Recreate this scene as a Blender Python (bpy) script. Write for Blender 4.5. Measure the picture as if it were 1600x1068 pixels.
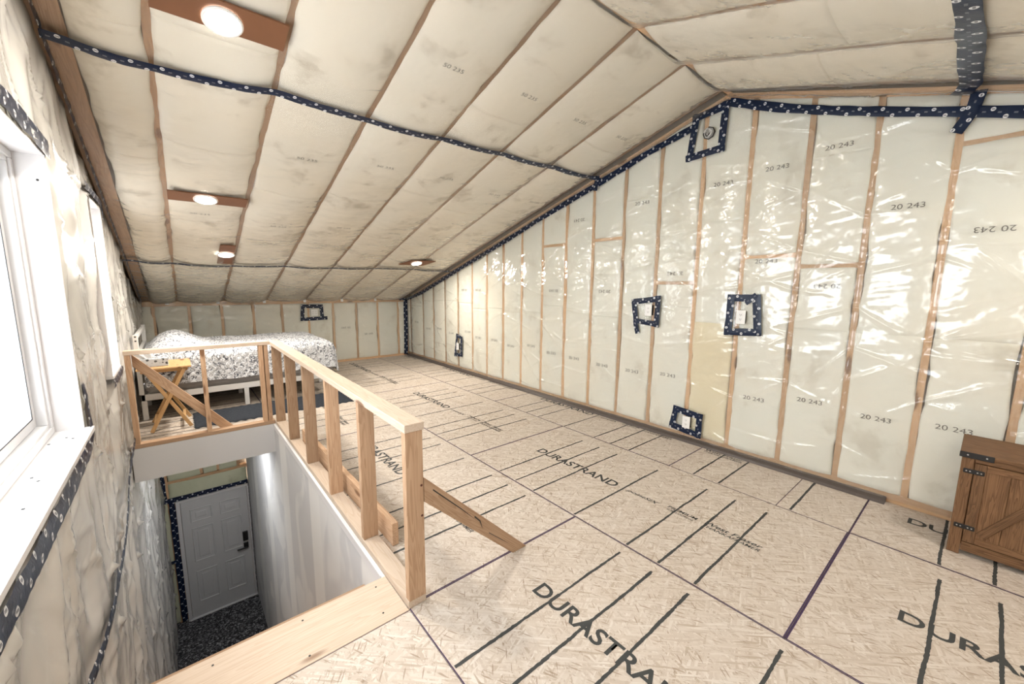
import bpy, bmesh, math, random
import numpy as np
from mathutils import Vector, Matrix

for o in list(bpy.data.objects):
    bpy.data.objects.remove(o, do_unlink=True)
scene = bpy.context.scene
COL = scene.collection
rng = np.random.default_rng(7)
random.seed(7)

# ------------------------------------------------------------------ camera
F_PX, YAW, PITCH, ROLL = 625.46, 0.696566, -0.141143, 0.0089326
EYE = Vector((0.0, 0.0, 1.52))
fw = Vector((math.sin(YAW) * math.cos(PITCH), math.cos(YAW) * math.cos(PITCH), math.sin(PITCH)))
r0 = Vector((math.cos(YAW), -math.sin(YAW), 0))
u0 = r0.cross(fw)
rr = r0 * math.cos(ROLL) + u0 * math.sin(ROLL)
uu = -r0 * math.sin(ROLL) + u0 * math.cos(ROLL)
cd = bpy.data.cameras.new('camera')
cd.sensor_width = 36.0
cd.lens = 36.0 * F_PX / 1600.0
cd.clip_start = 0.02
cd.clip_end = 200
cam = bpy.data.objects.new('camera', cd)
COL.objects.link(cam)
cam.matrix_world = Matrix(((rr.x, uu.x, -fw.x, EYE.x), (rr.y, uu.y, -fw.y, EYE.y), (rr.z, uu.z, -fw.z, EYE.z), (0, 0, 0, 1)))
scene.camera = cam

# ------------------------------------------------------------------ world, exposure
world = bpy.data.worlds.new('overcast_sky')
scene.world = world
world.use_nodes = True
wb = world.node_tree.nodes['Background']
wb.inputs[0].default_value = (0.93, 0.955, 1.0, 1)
wb.inputs[1].default_value = 8.0
scene.view_settings.view_transform = 'Standard'
scene.view_settings.look = 'None'
scene.view_settings.gamma = 1.0
scene.view_settings.use_curve_mapping = False
scene.view_settings.exposure = 0.32
scene.cycles.max_bounces = 5
scene.cycles.diffuse_bounces = 3
scene.cycles.glossy_bounces = 2
scene.cycles.transparent_max_bounces = 8
LAMP_W = 25.0                       # watts of each recessed ceiling lamp
LAMP_COL = (1.0, 0.925, 0.83)

# ------------------------------------------------------------------ node helpers
def new_mat(name):
    m = bpy.data.materials.new(name)
    m.use_nodes = True
    nt = m.node_tree
    for n in list(nt.nodes):
        nt.nodes.remove(n)
    out = nt.nodes.new('ShaderNodeOutputMaterial')
    return m, nt, out

class N:
    def __init__(self, nt):
        self.nt = nt
    def node(self, t, **kw):
        n = self.nt.nodes.new(t)
        for k, v in kw.items():
            setattr(n, k, v)
        return n
    def link(self, a, b):
        self.nt.links.new(a, b)
    def val(self, sock, v):
        if hasattr(v, 'links') or isinstance(v, bpy.types.NodeSocket):
            self.nt.links.new(v, sock)
        elif isinstance(v, (tuple, list)) and len(v) == 3 and sock.type == 'RGBA':
            sock.default_value = (*v, 1)
        else:
            sock.default_value = v
    def math(self, op, a, b=0.0, c=None, clamp=False):
        n = self.node('ShaderNodeMath', operation=op)
        n.use_clamp = clamp
        self.val(n.inputs[0], a); self.val(n.inputs[1], b)
        if c is not None: self.val(n.inputs[2], c)
        return n.outputs[0]
    def mix(self, f, a, b, blend='MIX'):
        n = self.node('ShaderNodeMix', data_type='RGBA', blend_type=blend)
        self.val(n.inputs[0], f); self.val(n.inputs[6], a); self.val(n.inputs[7], b)
        return n.outputs[2]
    def ramp(self, f, stops, interp='LINEAR'):
        n = self.node('ShaderNodeValToRGB')
        n.color_ramp.interpolation = interp
        el = n.color_ramp.elements
        while len(el) < len(stops): el.new(0.5)
        for e, (p, c) in zip(el, stops):
            e.position = p
            e.color = (*c, 1) if isinstance(c, (tuple, list)) else (c, c, c, 1)
        self.val(n.inputs[0], f)
        return n.outputs[0]
    def smooth(self, f, a, b):
        n = self.node('ShaderNodeMapRange', interpolation_type='SMOOTHSTEP')
        self.val(n.inputs[0], f); self.val(n.inputs[1], a); self.val(n.inputs[2], b)
        return n.outputs[0]
    def coord(self, which='Object'):
        return self.node('ShaderNodeTexCoord').outputs[which]
    def mapping(self, vec, scale=(1, 1, 1), rot=(0, 0, 0), loc=(0, 0, 0)):
        n = self.node('ShaderNodeMapping')
        self.val(n.inputs[0], vec); self.val(n.inputs[1], loc); n.inputs[2].default_value = rot; n.inputs[3].default_value = scale
        return n.outputs[0]
    def noise(self, vec, scale=5.0, detail=3.0, rough=0.55, dist=0.0):
        n = self.node('ShaderNodeTexNoise')
        self.val(n.inputs['Vector'], vec); n.inputs['Scale'].default_value = scale
        n.inputs['Detail'].default_value = detail; n.inputs['Roughness'].default_value = rough; n.inputs['Distortion'].default_value = dist
        return n.outputs['Fac']
    def voronoi(self, vec, scale=5.0, feature='F1', rnd=1.0):
        n = self.node('ShaderNodeTexVoronoi', feature=feature)
        self.val(n.inputs['Vector'], vec); n.inputs['Scale'].default_value = scale; n.inputs['Randomness'].default_value = rnd
        return n
    def bump(self, h, strength=0.3, dist=0.01):
        n = self.node('ShaderNodeBump')
        n.inputs['Strength'].default_value = strength; n.inputs['Distance'].default_value = dist
        self.val(n.inputs['Height'], h)
        return n.outputs[0]
    def bsdf(self, color, rough=0.6, normal=None, metal=0.0, spec=0.5):
        n = self.node('ShaderNodeBsdfPrincipled')
        self.val(n.inputs['Base Color'], color); self.val(n.inputs['Roughness'], rough)
        n.inputs['Metallic'].default_value = metal; n.inputs['Specular IOR Level'].default_value = spec
        if normal is not None: self.link(normal, n.inputs['Normal'])
        return n.outputs[0]
    def rand(self):
        return self.node('ShaderNodeObjectInfo').outputs['Random']

def plain(name, color, rough=0.6, metal=0.0, bump=None, spec=0.5):
    m, nt, out = new_mat(name); g = N(nt)
    nrm = None
    col = color
    if bump:
        h = g.noise(g.coord(), bump[0], 4)
        nrm = g.bump(h, bump[1], 0.004)
        col = g.mix(g.ramp(h, [(0.3, 0.0), (0.7, 1.0)]), tuple(c * 0.9 for c in color), color)
    g.link(g.bsdf(col, rough, nrm, metal, spec), out.inputs[0])
    return m

# ------------------------------------------------------------------ materials
def wood_mat(name, axis, light, dark, knot=(0.16, 0.07, 0.03), vary=0.35, grain=1.0):
    """sawn softwood, grain along one object axis"""
    m, nt, out = new_mat(name); g = N(nt)
    co = g.coord('Object')
    rnd = g.rand()
    off = g.node('ShaderNodeCombineXYZ')
    for k, mul in enumerate((17.0, 31.0, 23.0)):
        g.val(off.inputs[k], g.math('MULTIPLY', rnd, mul))
    sc = [14.0 * grain] * 3; sc[axis] = 0.9 * grain
    v = g.mapping(co, scale=tuple(sc), loc=off.outputs[0])
    n1 = g.noise(v, 1.6, 2, 0.5, 0.6)
    rings = g.math('FRACT', g.math('MULTIPLY', n1, 9.0))
    ringv = g.smooth(rings, 0.25, 0.95)
    sc2 = [160.0] * 3; sc2[axis] = 4.0
    fine = g.noise(g.mapping(co, scale=tuple(sc2), loc=off.outputs[0]), 1.0, 2)
    sc3 = [9.0] * 3; sc3[axis] = 2.6
    vk = g.voronoi(g.mapping(co, scale=tuple(sc3), loc=off.outputs[0]), 1.0)
    kd = g.smooth(vk.outputs['Distance'], 0.24, 0.12)
    pick = g.math('GREATER_THAN', g.node('ShaderNodeSeparateColor').outputs[0], 0.5)
    sep = nt.nodes[-1]
    for n in nt.nodes:
        if n.bl_idname == 'ShaderNodeSeparateColor': g.link(vk.outputs['Color'], n.inputs[0])
    knots = g.math('MULTIPLY', kd, pick)
    base = g.mix(g.math('MULTIPLY', ringv, 0.55), light, dark)
    base = g.mix(g.math('MULTIPLY', g.math('SUBTRACT', fine, 0.35, clamp=True), 0.8), base, dark)
    tone = g.math('ADD', 1.0 - vary * 0.5, g.math('MULTIPLY', rnd, vary))
    hsv = g.node('ShaderNodeHueSaturation')
    g.val(hsv.inputs['Value'], tone); g.val(hsv.inputs['Color'], base)
    colr = g.mix(g.math('MULTIPLY', knots, 0.85), hsv.outputs[0], knot)
    nrm = g.bump(fine, 0.12, 0.002)
    g.link(g.bsdf(colr, 0.65, nrm, 0, 0.3), out.inputs[0])
    return m

LUM_L, LUM_D = (0.50, 0.335, 0.215), (0.33, 0.19, 0.105)
LUMBER = [wood_mat('sawn_lumber_' + 'xyz'[k], k, LUM_L, LUM_D, vary=0.5) for k in range(3)]
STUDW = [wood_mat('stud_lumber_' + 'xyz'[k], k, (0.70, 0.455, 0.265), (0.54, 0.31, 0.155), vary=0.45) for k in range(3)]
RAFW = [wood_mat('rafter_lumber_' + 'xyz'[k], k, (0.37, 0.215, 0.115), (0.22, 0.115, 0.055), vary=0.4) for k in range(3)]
PALE = [wood_mat('pale_lumber_' + 'xyz'[k], k, (0.61, 0.50, 0.395), (0.50, 0.375, 0.27), vary=0.15) for k in range(3)]
BARN = [wood_mat('rustic_cabinet_wood_' + 'xyz'[k], k, (0.215, 0.115, 0.055), (0.065, 0.03, 0.013), vary=0.3, grain=1.6) for k in range(3)]
BAMBOO = [wood_mat('honey_table_wood_' + 'xyz'[k], k, (0.55, 0.345, 0.165), (0.44, 0.255, 0.105), vary=0.1) for k in range(3)]

def osb_mat():
    m, nt, out = new_mat('oriented_strand_board'); g = N(nt)
    co = g.coord('Object')
    wob = g.noise(co, 6.0, 2)
    layers = []
    edges = []
    for k, (ang, su, sv) in enumerate(((-0.45, 8, 92), (0.55, 9, 105), (0.1, 8, 90), (1.25, 12, 110), (-0.8, 10, 120))):
        v = g.mapping(co, rot=(0, 0, ang + 1.57), loc=(k * 3.7, k * 1.9, 0))
        v2 = g.mapping(v, scale=(su, sv, 1))
        vo = g.voronoi(v2, 1.0)
        s = g.node('ShaderNodeSeparateColor'); g.link(vo.outputs['Color'], s.inputs[0])
        layers.append(s)
        e = g.voronoi(v2, 1.0, 'DISTANCE_TO_EDGE')
        edges.append(e.outputs['Distance'])
    val = layers[0].outputs[0]
    for k in range(1, 5):
        mask = g.math('GREATER_THAN', layers[k].outputs[1], 0.62)
        mx = g.node('ShaderNodeMix', data_type='FLOAT')
        g.val(mx.inputs[0], mask); g.val(mx.inputs[2], val); g.val(mx.inputs[3], layers[k].outputs[0])
        val = mx.outputs[0]
    big = g.noise(co, 1.3, 3)
    col = g.ramp(val, [(0.0, (0.42, 0.345, 0.275)), (0.2, (0.53, 0.455, 0.385)), (0.55, (0.58, 0.51, 0.44)), (0.8, (0.62, 0.555, 0.49)), (1.0, (0.675, 0.62, 0.56))])
    col = g.mix(g.math('MULTIPLY', big, 0.35), col, (0.57, 0.48, 0.375))
    dk = g.smooth(edges[1], 0.035, 0.0)
    dk2 = g.smooth(edges[0], 0.03, 0.0)
    sp = g.noise(co, 26.0, 3)
    dd = g.math('MULTIPLY', g.math('MAXIMUM', dk, dk2), g.smooth(sp, 0.50, 0.66))
    # slim dark slivers of bark
    v3 = g.mapping(g.mapping(co, rot=(0, 0, 1.1)), scale=(13, 120, 1))
    sl = g.voronoi(v3, 1.0)
    s3 = g.node('ShaderNodeSeparateColor'); g.link(sl.outputs['Color'], s3.inputs[0])
    sliv = g.math('MULTIPLY', g.math('GREATER_THAN', s3.outputs[0], 0.90), g.smooth(sl.outputs['Distance'], 0.5, 0.25))
    v4 = g.mapping(g.mapping(co, rot=(0, 0, 2.2), loc=(5, 2, 0)), scale=(15, 130, 1))
    sl4 = g.voronoi(v4, 1.0)
    s4 = g.node('ShaderNodeSeparateColor'); g.link(sl4.outputs['Color'], s4.inputs[0])
    sliv4 = g.math('MULTIPLY', g.math('GREATER_THAN', s4.outputs[0], 0.94), g.smooth(sl4.outputs['Distance'], 0.5, 0.25))
    dd = g.math('MAXIMUM', g.math('MULTIPLY', dd, 0.7), g.math('MULTIPLY', g.math('MAXIMUM', sliv, sliv4), 0.55))
    col = g.mix(dd, col, (0.20, 0.12, 0.06))
    nrm = g.bump(sp, 0.12, 0.002)
    g.link(g.bsdf(col, 0.6, nrm, 0, 0.35), out.inputs[0])
    return m
OSB = osb_mat()

def batt_mat(name, a, b, grime):
    m, nt, out = new_mat(name); g = N(nt)
    co = g.coord('Object')
    n1 = g.noise(co, 1.7, 3); n2 = g.noise(co, 9.0, 2); n3 = g.noise(co, 3.1, 4, 0.65)
    c = g.mix(g.ramp(n1, [(0.35, 0.0), (0.65, 1.0)]), a, b)
    c = g.mix(g.math('MULTIPLY', g.smooth(n3, 0.53, 0.74), 0.6), c, grime)
    nrm = g.bump(n2, 0.35, 0.012)
    g.link(g.bsdf(c, 0.85, nrm, 0, 0.1), out.inputs[0])
    return m
BATT = batt_mat('cream_glass_wool', (0.87, 0.85, 0.765), (0.84, 0.85, 0.79), (0.58, 0.54, 0.45))
BATT_Y = batt_mat('yellowish_glass_wool', (0.82, 0.73, 0.52), (0.84, 0.77, 0.58), (0.60, 0.50, 0.33))
BATT_C = batt_mat('ceiling_glass_wool', (0.82, 0.765, 0.67), (0.80, 0.765, 0.69), (0.36, 0.30, 0.22))
BATT_G = batt_mat('greenish_glass_wool', (0.62, 0.64, 0.45), (0.70, 0.70, 0.52), (0.40, 0.38, 0.22))

def poly_mat(name, haze, gloss, tint, rough, bscale=14.0, bstr=0.25, haze_col=(0.85, 0.84, 0.80)):
    """clear polyethylene sheet: see-through film with sheen and creases"""
    m, nt, out = new_mat(name); g = N(nt)
    co = g.coord('Object')
    nrm = g.bump(g.noise(co, bscale, 1, 0.55, 0.0), bstr, 0.02)
    tr = g.node('ShaderNodeBsdfTransparent'); tr.inputs[0].default_value = (*tint, 1)
    df = g.node('ShaderNodeBsdfDiffuse'); df.inputs[0].default_value = (*haze_col, 1)
    g.link(nrm, df.inputs['Normal'])
    gl = g.node('ShaderNodeBsdfGlossy'); gl.inputs['Roughness'].default_value = rough
    g.link(nrm, gl.inputs['Normal'])
    mx = g.node('ShaderNodeMixShader'); mx.inputs[0].default_value = haze
    g.link(tr.outputs[0], mx.inputs[1]); g.link(df.outputs[0], mx.inputs[2])
    lw = g.node('ShaderNodeLayerWeight'); lw.inputs[0].default_value = 0.5
    g.link(nrm, lw.inputs['Normal'])
    fr = g.math('ADD', 0.045, g.math('MULTIPLY', g.math('POWER', lw.outputs['Facing'], 5.0), 0.9))
    f = g.math('MULTIPLY', fr, gloss, clamp=True)
    mx2 = g.node('ShaderNodeMixShader')
    g.link(f, mx2.inputs[0]); g.link(mx.outputs[0], mx2.inputs[1]); g.link(gl.outputs[0], mx2.inputs[2])
    g.link(mx2.outputs[0], out.inputs[0])
    return m
POLY = poly_mat('clear_poly_sheet', 0.10, 2.2, (0.97, 0.97, 0.95), 0.16)
POLY_C = poly_mat('clear_poly_ceiling_sheet', 0.10, 0.9, (0.97, 0.96, 0.93), 0.30)
POLY_L = poly_mat('cloudy_poly_sheet', 0.80, 1.1, (0.97, 0.96, 0.94), 0.27, 7.0, 0.07, (0.74, 0.72, 0.68))

def tape_mat():
    m, nt, out = new_mat('navy_sheathing_tape'); g = N(nt)
    uv = g.coord('UV')
    s = g.node('ShaderNodeSeparateXYZ'); g.link(uv, s.inputs[0])
    u, v = s.outputs[0], s.outputs[1]
    def ring(period, off, vc, r):
        uu_ = g.math('SUBTRACT', g.math('PINGPONG', g.math('ADD', u, off), period * 0.5), 0.0)
        dv = g.math('SUBTRACT', v, vc)
        d = g.math('SQRT', g.math('ADD', g.math('MULTIPLY', uu_, uu_), g.math('MULTIPLY', dv, dv)))
        disc = g.math('LESS_THAN', d, r)
        inner = g.math('MULTIPLY', g.math('LESS_THAN', d, r * 0.72), g.math('GREATER_THAN', g.math('ABSOLUTE', g.math('SINE', g.math('MULTIPLY', u, 700.0))), 0.45))
        inner = g.math('MULTIPLY', inner, g.math('LESS_THAN', g.math('ABSOLUTE', dv), r * 0.32))
        return g.math('SUBTRACT', disc, inner, clamp=True)
    a = ring(0.13, 0.0, 0.013, 0.0105)
    b = ring(0.13, 0.065, -0.021, 0.0105)
    # little slanted word marks between the rings
    uu2 = g.math('PINGPONG', g.math('ADD', u, 0.0325), 0.065 * 0.5)
    mk = g.math('MULTIPLY', g.math('LESS_THAN', uu2, 0.008), g.math('LESS_THAN', g.math('ABSOLUTE', g.math('SUBTRACT', v, -0.002)), 0.004))
    mk = g.math('MULTIPLY', mk, g.math('GREATER_THAN', g.math('SINE', g.math('MULTIPLY', g.math('ADD', u, v), 1500.0)), 0.0))
    mk = g.math('MULTIPLY', mk, 0.35)
    w = g.math('MAXIMUM', g.math('MAXIMUM', a, b), mk)
    n = g.noise(g.coord('Object'), 45.0, 3, 0.6, 0.6)
    col = g.mix(w, (0.003, 0.012, 0.040), (0.75, 0.76, 0.78))
    g.link(g.bsdf(col, 0.30, g.bump(n, 0.30, 0.005), 0, 0.35), out.inputs[0])
    return m
TAPE = tape_mat()

INK = plain('printed_ink', (0.045, 0.048, 0.047), 0.7)
INK_F = plain('faint_printed_ink', (0.13, 0.125, 0.115), 0.8)
PURPLE = plain('purple_edge_paint', (0.05, 0.024, 0.075), 0.7)
WHITE = plain('white_painted_trim', (0.74, 0.725, 0.725), 0.35)
VINYL = plain('white_vinyl', (0.72, 0.72, 0.73), 0.3)
PLASTIC = plain('white_plastic', (0.85, 0.85, 0.83), 0.3)
BLACK = plain('black_metal', (0.012, 0.012, 0.013), 0.45, bump=(60, 0.2))
DARKM = plain('dark_base_strip', (0.085, 0.068, 0.06), 0.35)
BROWNB = plain('brown_hardboard', (0.20, 0.083, 0.036), 0.55, bump=(6, 0.05))
METAL = plain('galvanised_metal', (0.55, 0.55, 0.54), 0.35, 0.9)
DOORP = plain('grey_white_door_paint', (0.62, 0.62, 0.62), 0.4)
FRAMEW = plain('white_bed_metal', (0.82, 0.81, 0.79), 0.4)
BOXSPR = plain('grey_mattress_fabric', (0.36, 0.345, 0.33), 0.9, bump=(300, 0.3))
SHEATH = plain('dark_sheathing', (0.30, 0.22, 0.14), 0.8)
SCREW = plain('dark_screw', (0.02, 0.02, 0.02), 0.5)
TISSUE = plain('white_tissue', (0.88, 0.88, 0.88), 0.9)

def emis(name, col, s):
    m, nt, out = new_mat(name)
    e = nt.nodes.new('ShaderNodeEmission'); e.inputs[0].default_value = (*col, 1); e.inputs[1].default_value = s
    nt.links.new(e.outputs[0], out.inputs[0])
    return m
LENS = emis('lit_lamp_lens', (1.0, 0.95, 0.86), 22.0)
LENS.cycles.emission_sampling = 'NONE'

def drywall_mat():
    m, nt, out = new_mat('mudded_drywall'); g = N(nt)
    co = g.coord('Object')
    n1 = g.noise(g.mapping(co, scale=(1, 1.1, 0.8), rot=(0.5, 0, 0)), 1.5, 2, 0.5, 0.8)
    seam = g.node('ShaderNodeSeparateXYZ'); g.link(co, seam.inputs[0])
    f = g.smooth(n1, 0.50, 0.58)
    # straight bands of joint compound over the board seams
    by = g.math('ABSOLUTE', g.math('SUBTRACT', g.math('PINGPONG', g.math('ADD', seam.outputs[1], 0.4), 0.61), 0.05))
    band = g.smooth(by, 0.13, 0.09)
    f = g.math('MAXIMUM', g.math('MULTIPLY', f, 0.55), g.math('MULTIPLY', band, 0.8))
    col = g.mix(f, (0.60, 0.60, 0.605), (0.80, 0.795, 0.775))
    g.link(g.bsdf(col, 0.7, g.bump(f, 0.1, 0.002), 0, 0.3), out.inputs[0])
    return m
DRYWALL = drywall_mat()

def carpet_mat():
    m, nt, out = new_mat('speckled_grey_carpet'); g = N(nt)
    co = g.coord('Object')
    v = g.voronoi(co, 55.0)
    s = g.node('ShaderNodeSeparateColor'); g.link(v.outputs['Color'], s.inputs[0])
    col = g.ramp(s.outputs[0], [(0.0, (0.02, 0.02, 0.022)), (0.45, (0.06, 0.06, 0.065)), (0.75, (0.14, 0.14, 0.145)), (1.0, (0.34, 0.34, 0.35))])
    g.link(g.bsdf(col, 0.95, g.bump(s.outputs[0], 0.6, 0.006), 0, 0.1), out.inputs[0])
    return m
CARPET = carpet_mat()

def rug_mat():
    m, nt, out = new_mat('dark_woven_rug'); g = N(nt)
    co = g.coord('Object')
    w = g.noise(g.mapping(co, scale=(30, 160, 1)), 1.0, 2)
    col = g.mix(g.ramp(w, [(0.35, 0.0), (0.65, 1.0)]), (0.022, 0.026, 0.034), (0.05, 0.056, 0.066))
    g.link(g.bsdf(col, 0.95, g.bump(w, 0.6, 0.004), 0, 0.1), out.inputs[0])
    return m
RUG = rug_mat()

def quilt_mat():
    m, nt, out = new_mat('floral_quilt_fabric'); g = N(nt)
    uv = g.coord('UV')
    v = g.voronoi(uv, 7.5)
    d = v.outputs['Distance']
    rings = g.smooth(g.math('ABSOLUTE', g.math('SINE', g.math('MULTIPLY', d, 24.0))), 0.42, 0.2)
    rings = g.math('MULTIPLY', rings, g.smooth(d, 0.5, 0.25))
    n = g.noise(uv, 16.0, 2, 0.5, 1.6)
    vine = g.smooth(g.math('ABSOLUTE', g.math('SUBTRACT', n, 0.5)), 0.055, 0.02)
    vine = g.math('MULTIPLY', vine, g.smooth(d, 0.22, 0.4))
    n2 = g.noise(uv, 75.0, 2)
    leaf = g.smooth(n2, 0.56, 0.64)
    f = g.math('MAXIMUM', g.math('MULTIPLY', rings, 0.8), g.math('MAXIMUM', vine, g.math('MULTIPLY', leaf, 0.35)))
    col = g.mix(f, (0.76, 0.775, 0.80), (0.12, 0.13, 0.155))
    g.link(g.bsdf(col, 0.9, g.bump(g.noise(uv, 120.0, 2), 0.2, 0.003), 0, 0.1), out.inputs[0])
    return m
QUILT = quilt_mat()

def tissuebox_mat():
    m, nt, out = new_mat('patterned_tissue_carton'); g = N(nt)
    v = g.voronoi(g.coord('Object'), 28.0)
    f = g.smooth(v.outputs['Distance'], 0.42, 0.30)
    n = g.noise(g.coord('Object'), 60.0, 2)
    f = g.math('MULTIPLY', f, g.smooth(n, 0.42, 0.5))
    g.link(g.bsdf(g.mix(f, (0.50, 0.53, 0.56), (0.05, 0.055, 0.06)), 0.6), out.inputs[0])
    return m
CARTON = tissuebox_mat()

def glass_mat():
    m, nt, out = new_mat('window_glass'); g = N(nt)
    tr = g.node('ShaderNodeBsdfTransparent'); tr.inputs[0].default_value = (0.97, 0.98, 0.98, 1)
    gl = g.node('ShaderNodeBsdfGlossy'); gl.inputs['Roughness'].default_value = 0.02
    lw = g.node('ShaderNodeLayerWeight'); lw.inputs[0].default_value = 0.5
    fr = g.math('ADD', 0.03, g.math('MULTIPLY', g.math('POWER', lw.outputs['Facing'], 5.0), 0.5))
    mx = g.node('ShaderNodeMixShader')
    g.link(fr, mx.inputs[0]); g.link(tr.outputs[0], mx.inputs[1]); g.link(gl.outputs[0], mx.inputs[2])
    g.link(mx.outputs[0], out.inputs[0])
    return m
GLASS = glass_mat()

# ------------------------------------------------------------------ mesh helpers
def tag(o, label=None, cat=None, group=None, kind=None):
    if label: o['label'] = label
    if cat: o['category'] = cat
    if group: o['group'] = group
    if kind: o['kind'] = kind
    return o

def wloc(o):
    v = Vector((0, 0, 0))
    while o is not None:
        v = v + o.location; o = o.parent
    return v

def adopt(o, parent):
    if parent is not None:
        o.parent = parent
        o.location = o.location - wloc(parent)

def empty(name, loc=(0, 0, 0), label=None, cat=None, group=None, kind=None):
    e = bpy.data.objects.new(name, None)
    e.empty_display_size = 0.1
    e.location = loc
    COL.objects.link(e)
    return tag(e, label, cat, group, kind)

def mesh_obj(name, verts, faces, mat, parent=None, smooth=False, loc=(0, 0, 0), uvs=None):
    me = bpy.data.meshes.new(name)
    me.from_pydata([tuple(v) for v in verts], [], [tuple(f) for f in faces])
    if smooth:
        me.polygons.foreach_set('use_smooth', [True] * len(me.polygons))
    if uvs is not None:
        ul = me.uv_layers.new(name='UVMap')
        li = np.empty(len(me.loops), dtype=np.int32); me.loops.foreach_get('vertex_index', li)
        ul.data.foreach_set('uv', np.asarray(uvs, dtype=np.float32)[li].ravel())
    me.materials.append(mat)
    me.update()
    o = bpy.data.objects.new(name, me)
    o.location = loc
    COL.objects.link(o)
    adopt(o, parent)
    return o

def bm_obj(name, bm, mat, parent=None, loc=(0, 0, 0), smooth=False):
    me = bpy.data.meshes.new(name)
    bmesh.ops.recalc_face_normals(bm, faces=bm.faces[:])
    bm.to_mesh(me); bm.free()
    if smooth:
        me.polygons.foreach_set('use_smooth', [True] * len(me.polygons))
    me.materials.append(mat)
    o = bpy.data.objects.new(name, me)
    o.location = loc
    COL.objects.link(o)
    adopt(o, parent)
    return o

def bm_box(bm, x, y, z, bevel=0.0):
    c = ((x[0] + x[1]) / 2, (y[0] + y[1]) / 2, (z[0] + z[1]) / 2)
    r = bmesh.ops.create_cube(bm, size=1.0)
    vs = r['verts']
    bmesh.ops.scale(bm, vec=(abs(x[1] - x[0]), abs(y[1] - y[0]), abs(z[1] - z[0])), verts=vs)
    bmesh.ops.translate(bm, vec=c, verts=vs)
    if bevel > 0:
        es = list({e for v in vs for e in v.link_edges})
        bmesh.ops.bevel(bm, geom=es, offset=bevel, segments=1, affect='EDGES', profile=0.5)

def box(name, x, y, z, mat, parent=None, bevel=0.0):
    """box with its origin at its own centre; a list of three materials is picked by the longest side"""
    c = ((x[0] + x[1]) / 2, (y[0] + y[1]) / 2, (z[0] + z[1]) / 2)
    d = (abs(x[1] - x[0]), abs(y[1] - y[0]), abs(z[1] - z[0]))
    if isinstance(mat, list): mat = mat[d.index(max(d))]
    bm = bmesh.new()
    bm_box(bm, (-d[0] / 2, d[0] / 2), (-d[1] / 2, d[1] / 2), (-d[2] / 2, d[2] / 2), bevel)
    return bm_obj(name, bm, mat, parent, c)

def bar(name, a, b, w, t, wdir, mat, parent=None, bevel=0.0):
    """straight bar from a to b: section w along wdir, t across; grain along local x"""
    a = Vector(a); b = Vector(b)
    ax = (b - a).normalized()
    wd = Vector(wdir); wd = (wd - ax * wd.dot(ax)).normalized()
    td = ax.cross(wd)
    L = (b - a).length
    bm = bmesh.new()
    bm_box(bm, (-L / 2, L / 2), (-w / 2, w / 2), (-t / 2, t / 2), bevel)
    if isinstance(mat, list): mat = mat[0]
    o = bm_obj(name, bm, mat, None)
    M = Matrix((( ax.x, wd.x, td.x), (ax.y, wd.y, td.y), (ax.z, wd.z, td.z))).to_4x4()
    o.rotation_euler = M.to_euler()
    o.location = (a + b) / 2
    adopt(o, parent)
    return o

def prism(name, pts, axis, lo, hi, mat, parent=None):
    """polygon extruded along a world axis; pts are the other two coords in order"""
    def mk(p, d):
        if axis == 0: return (d, p[0], p[1])
        if axis == 1: return (p[0], d, p[1])
        return (p[0], p[1], d)
    n = len(pts)
    vs = [mk(p, lo) for p in pts] + [mk(p, hi) for p in pts]
    c = np.mean(np.array(vs), axis=0)
    fs = [tuple(range(n)), tuple(range(2 * n - 1, n - 1, -1))] + [(i, i + n, (i + 1) % n + n, (i + 1) % n) for i in range(n)]
    o = mesh_obj(name, np.array(vs) - c, fs, mat, None, loc=tuple(c))
    bm = bmesh.new(); bm.from_mesh(o.data); bmesh.ops.recalc_face_normals(bm, faces=bm.faces[:]); bm.to_mesh(o.data); bm.free()
    adopt(o, parent)
    return o

def cyl(name, c, axis, r, h, mat, parent=None, seg=24, r2=None, smooth=False):
    bm = bmesh.new()
    bmesh.ops.create_cone(bm, cap_ends=True, segments=seg, radius1=r, radius2=r if r2 is None else r2, depth=h)
    o = bm_obj(name, bm, mat, None, c, smooth)
    z = Vector(axis).normalized()
    o.rotation_euler = z.to_track_quat('Z', 'Y').to_euler()
    adopt(o, parent)
    return o

def ring(name, c, axis, ro, ri, h, mat, parent=None, seg=32):
    vs, fs = [], []
    for i in range(seg):
        a = 2 * math.pi * i / seg
        for r, z in ((ro, 0), (ro, h * 0.6), ((ro + ri) / 2, h), (ri, h * 0.6), (ri, 0)):
            vs.append((r * math.cos(a), r * math.sin(a), z))
    for i in range(seg):
        j = (i + 1) % seg
        for k in range(4):
            fs.append((i * 5 + k, j * 5 + k, j * 5 + k + 1, i * 5 + k + 1))
    o = mesh_obj(name, vs, fs, mat, None, True, c)
    o.rotation_euler = Vector(axis).normalized().to_track_quat('Z', 'Y').to_euler()
    adopt(o, parent)
    return o

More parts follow.
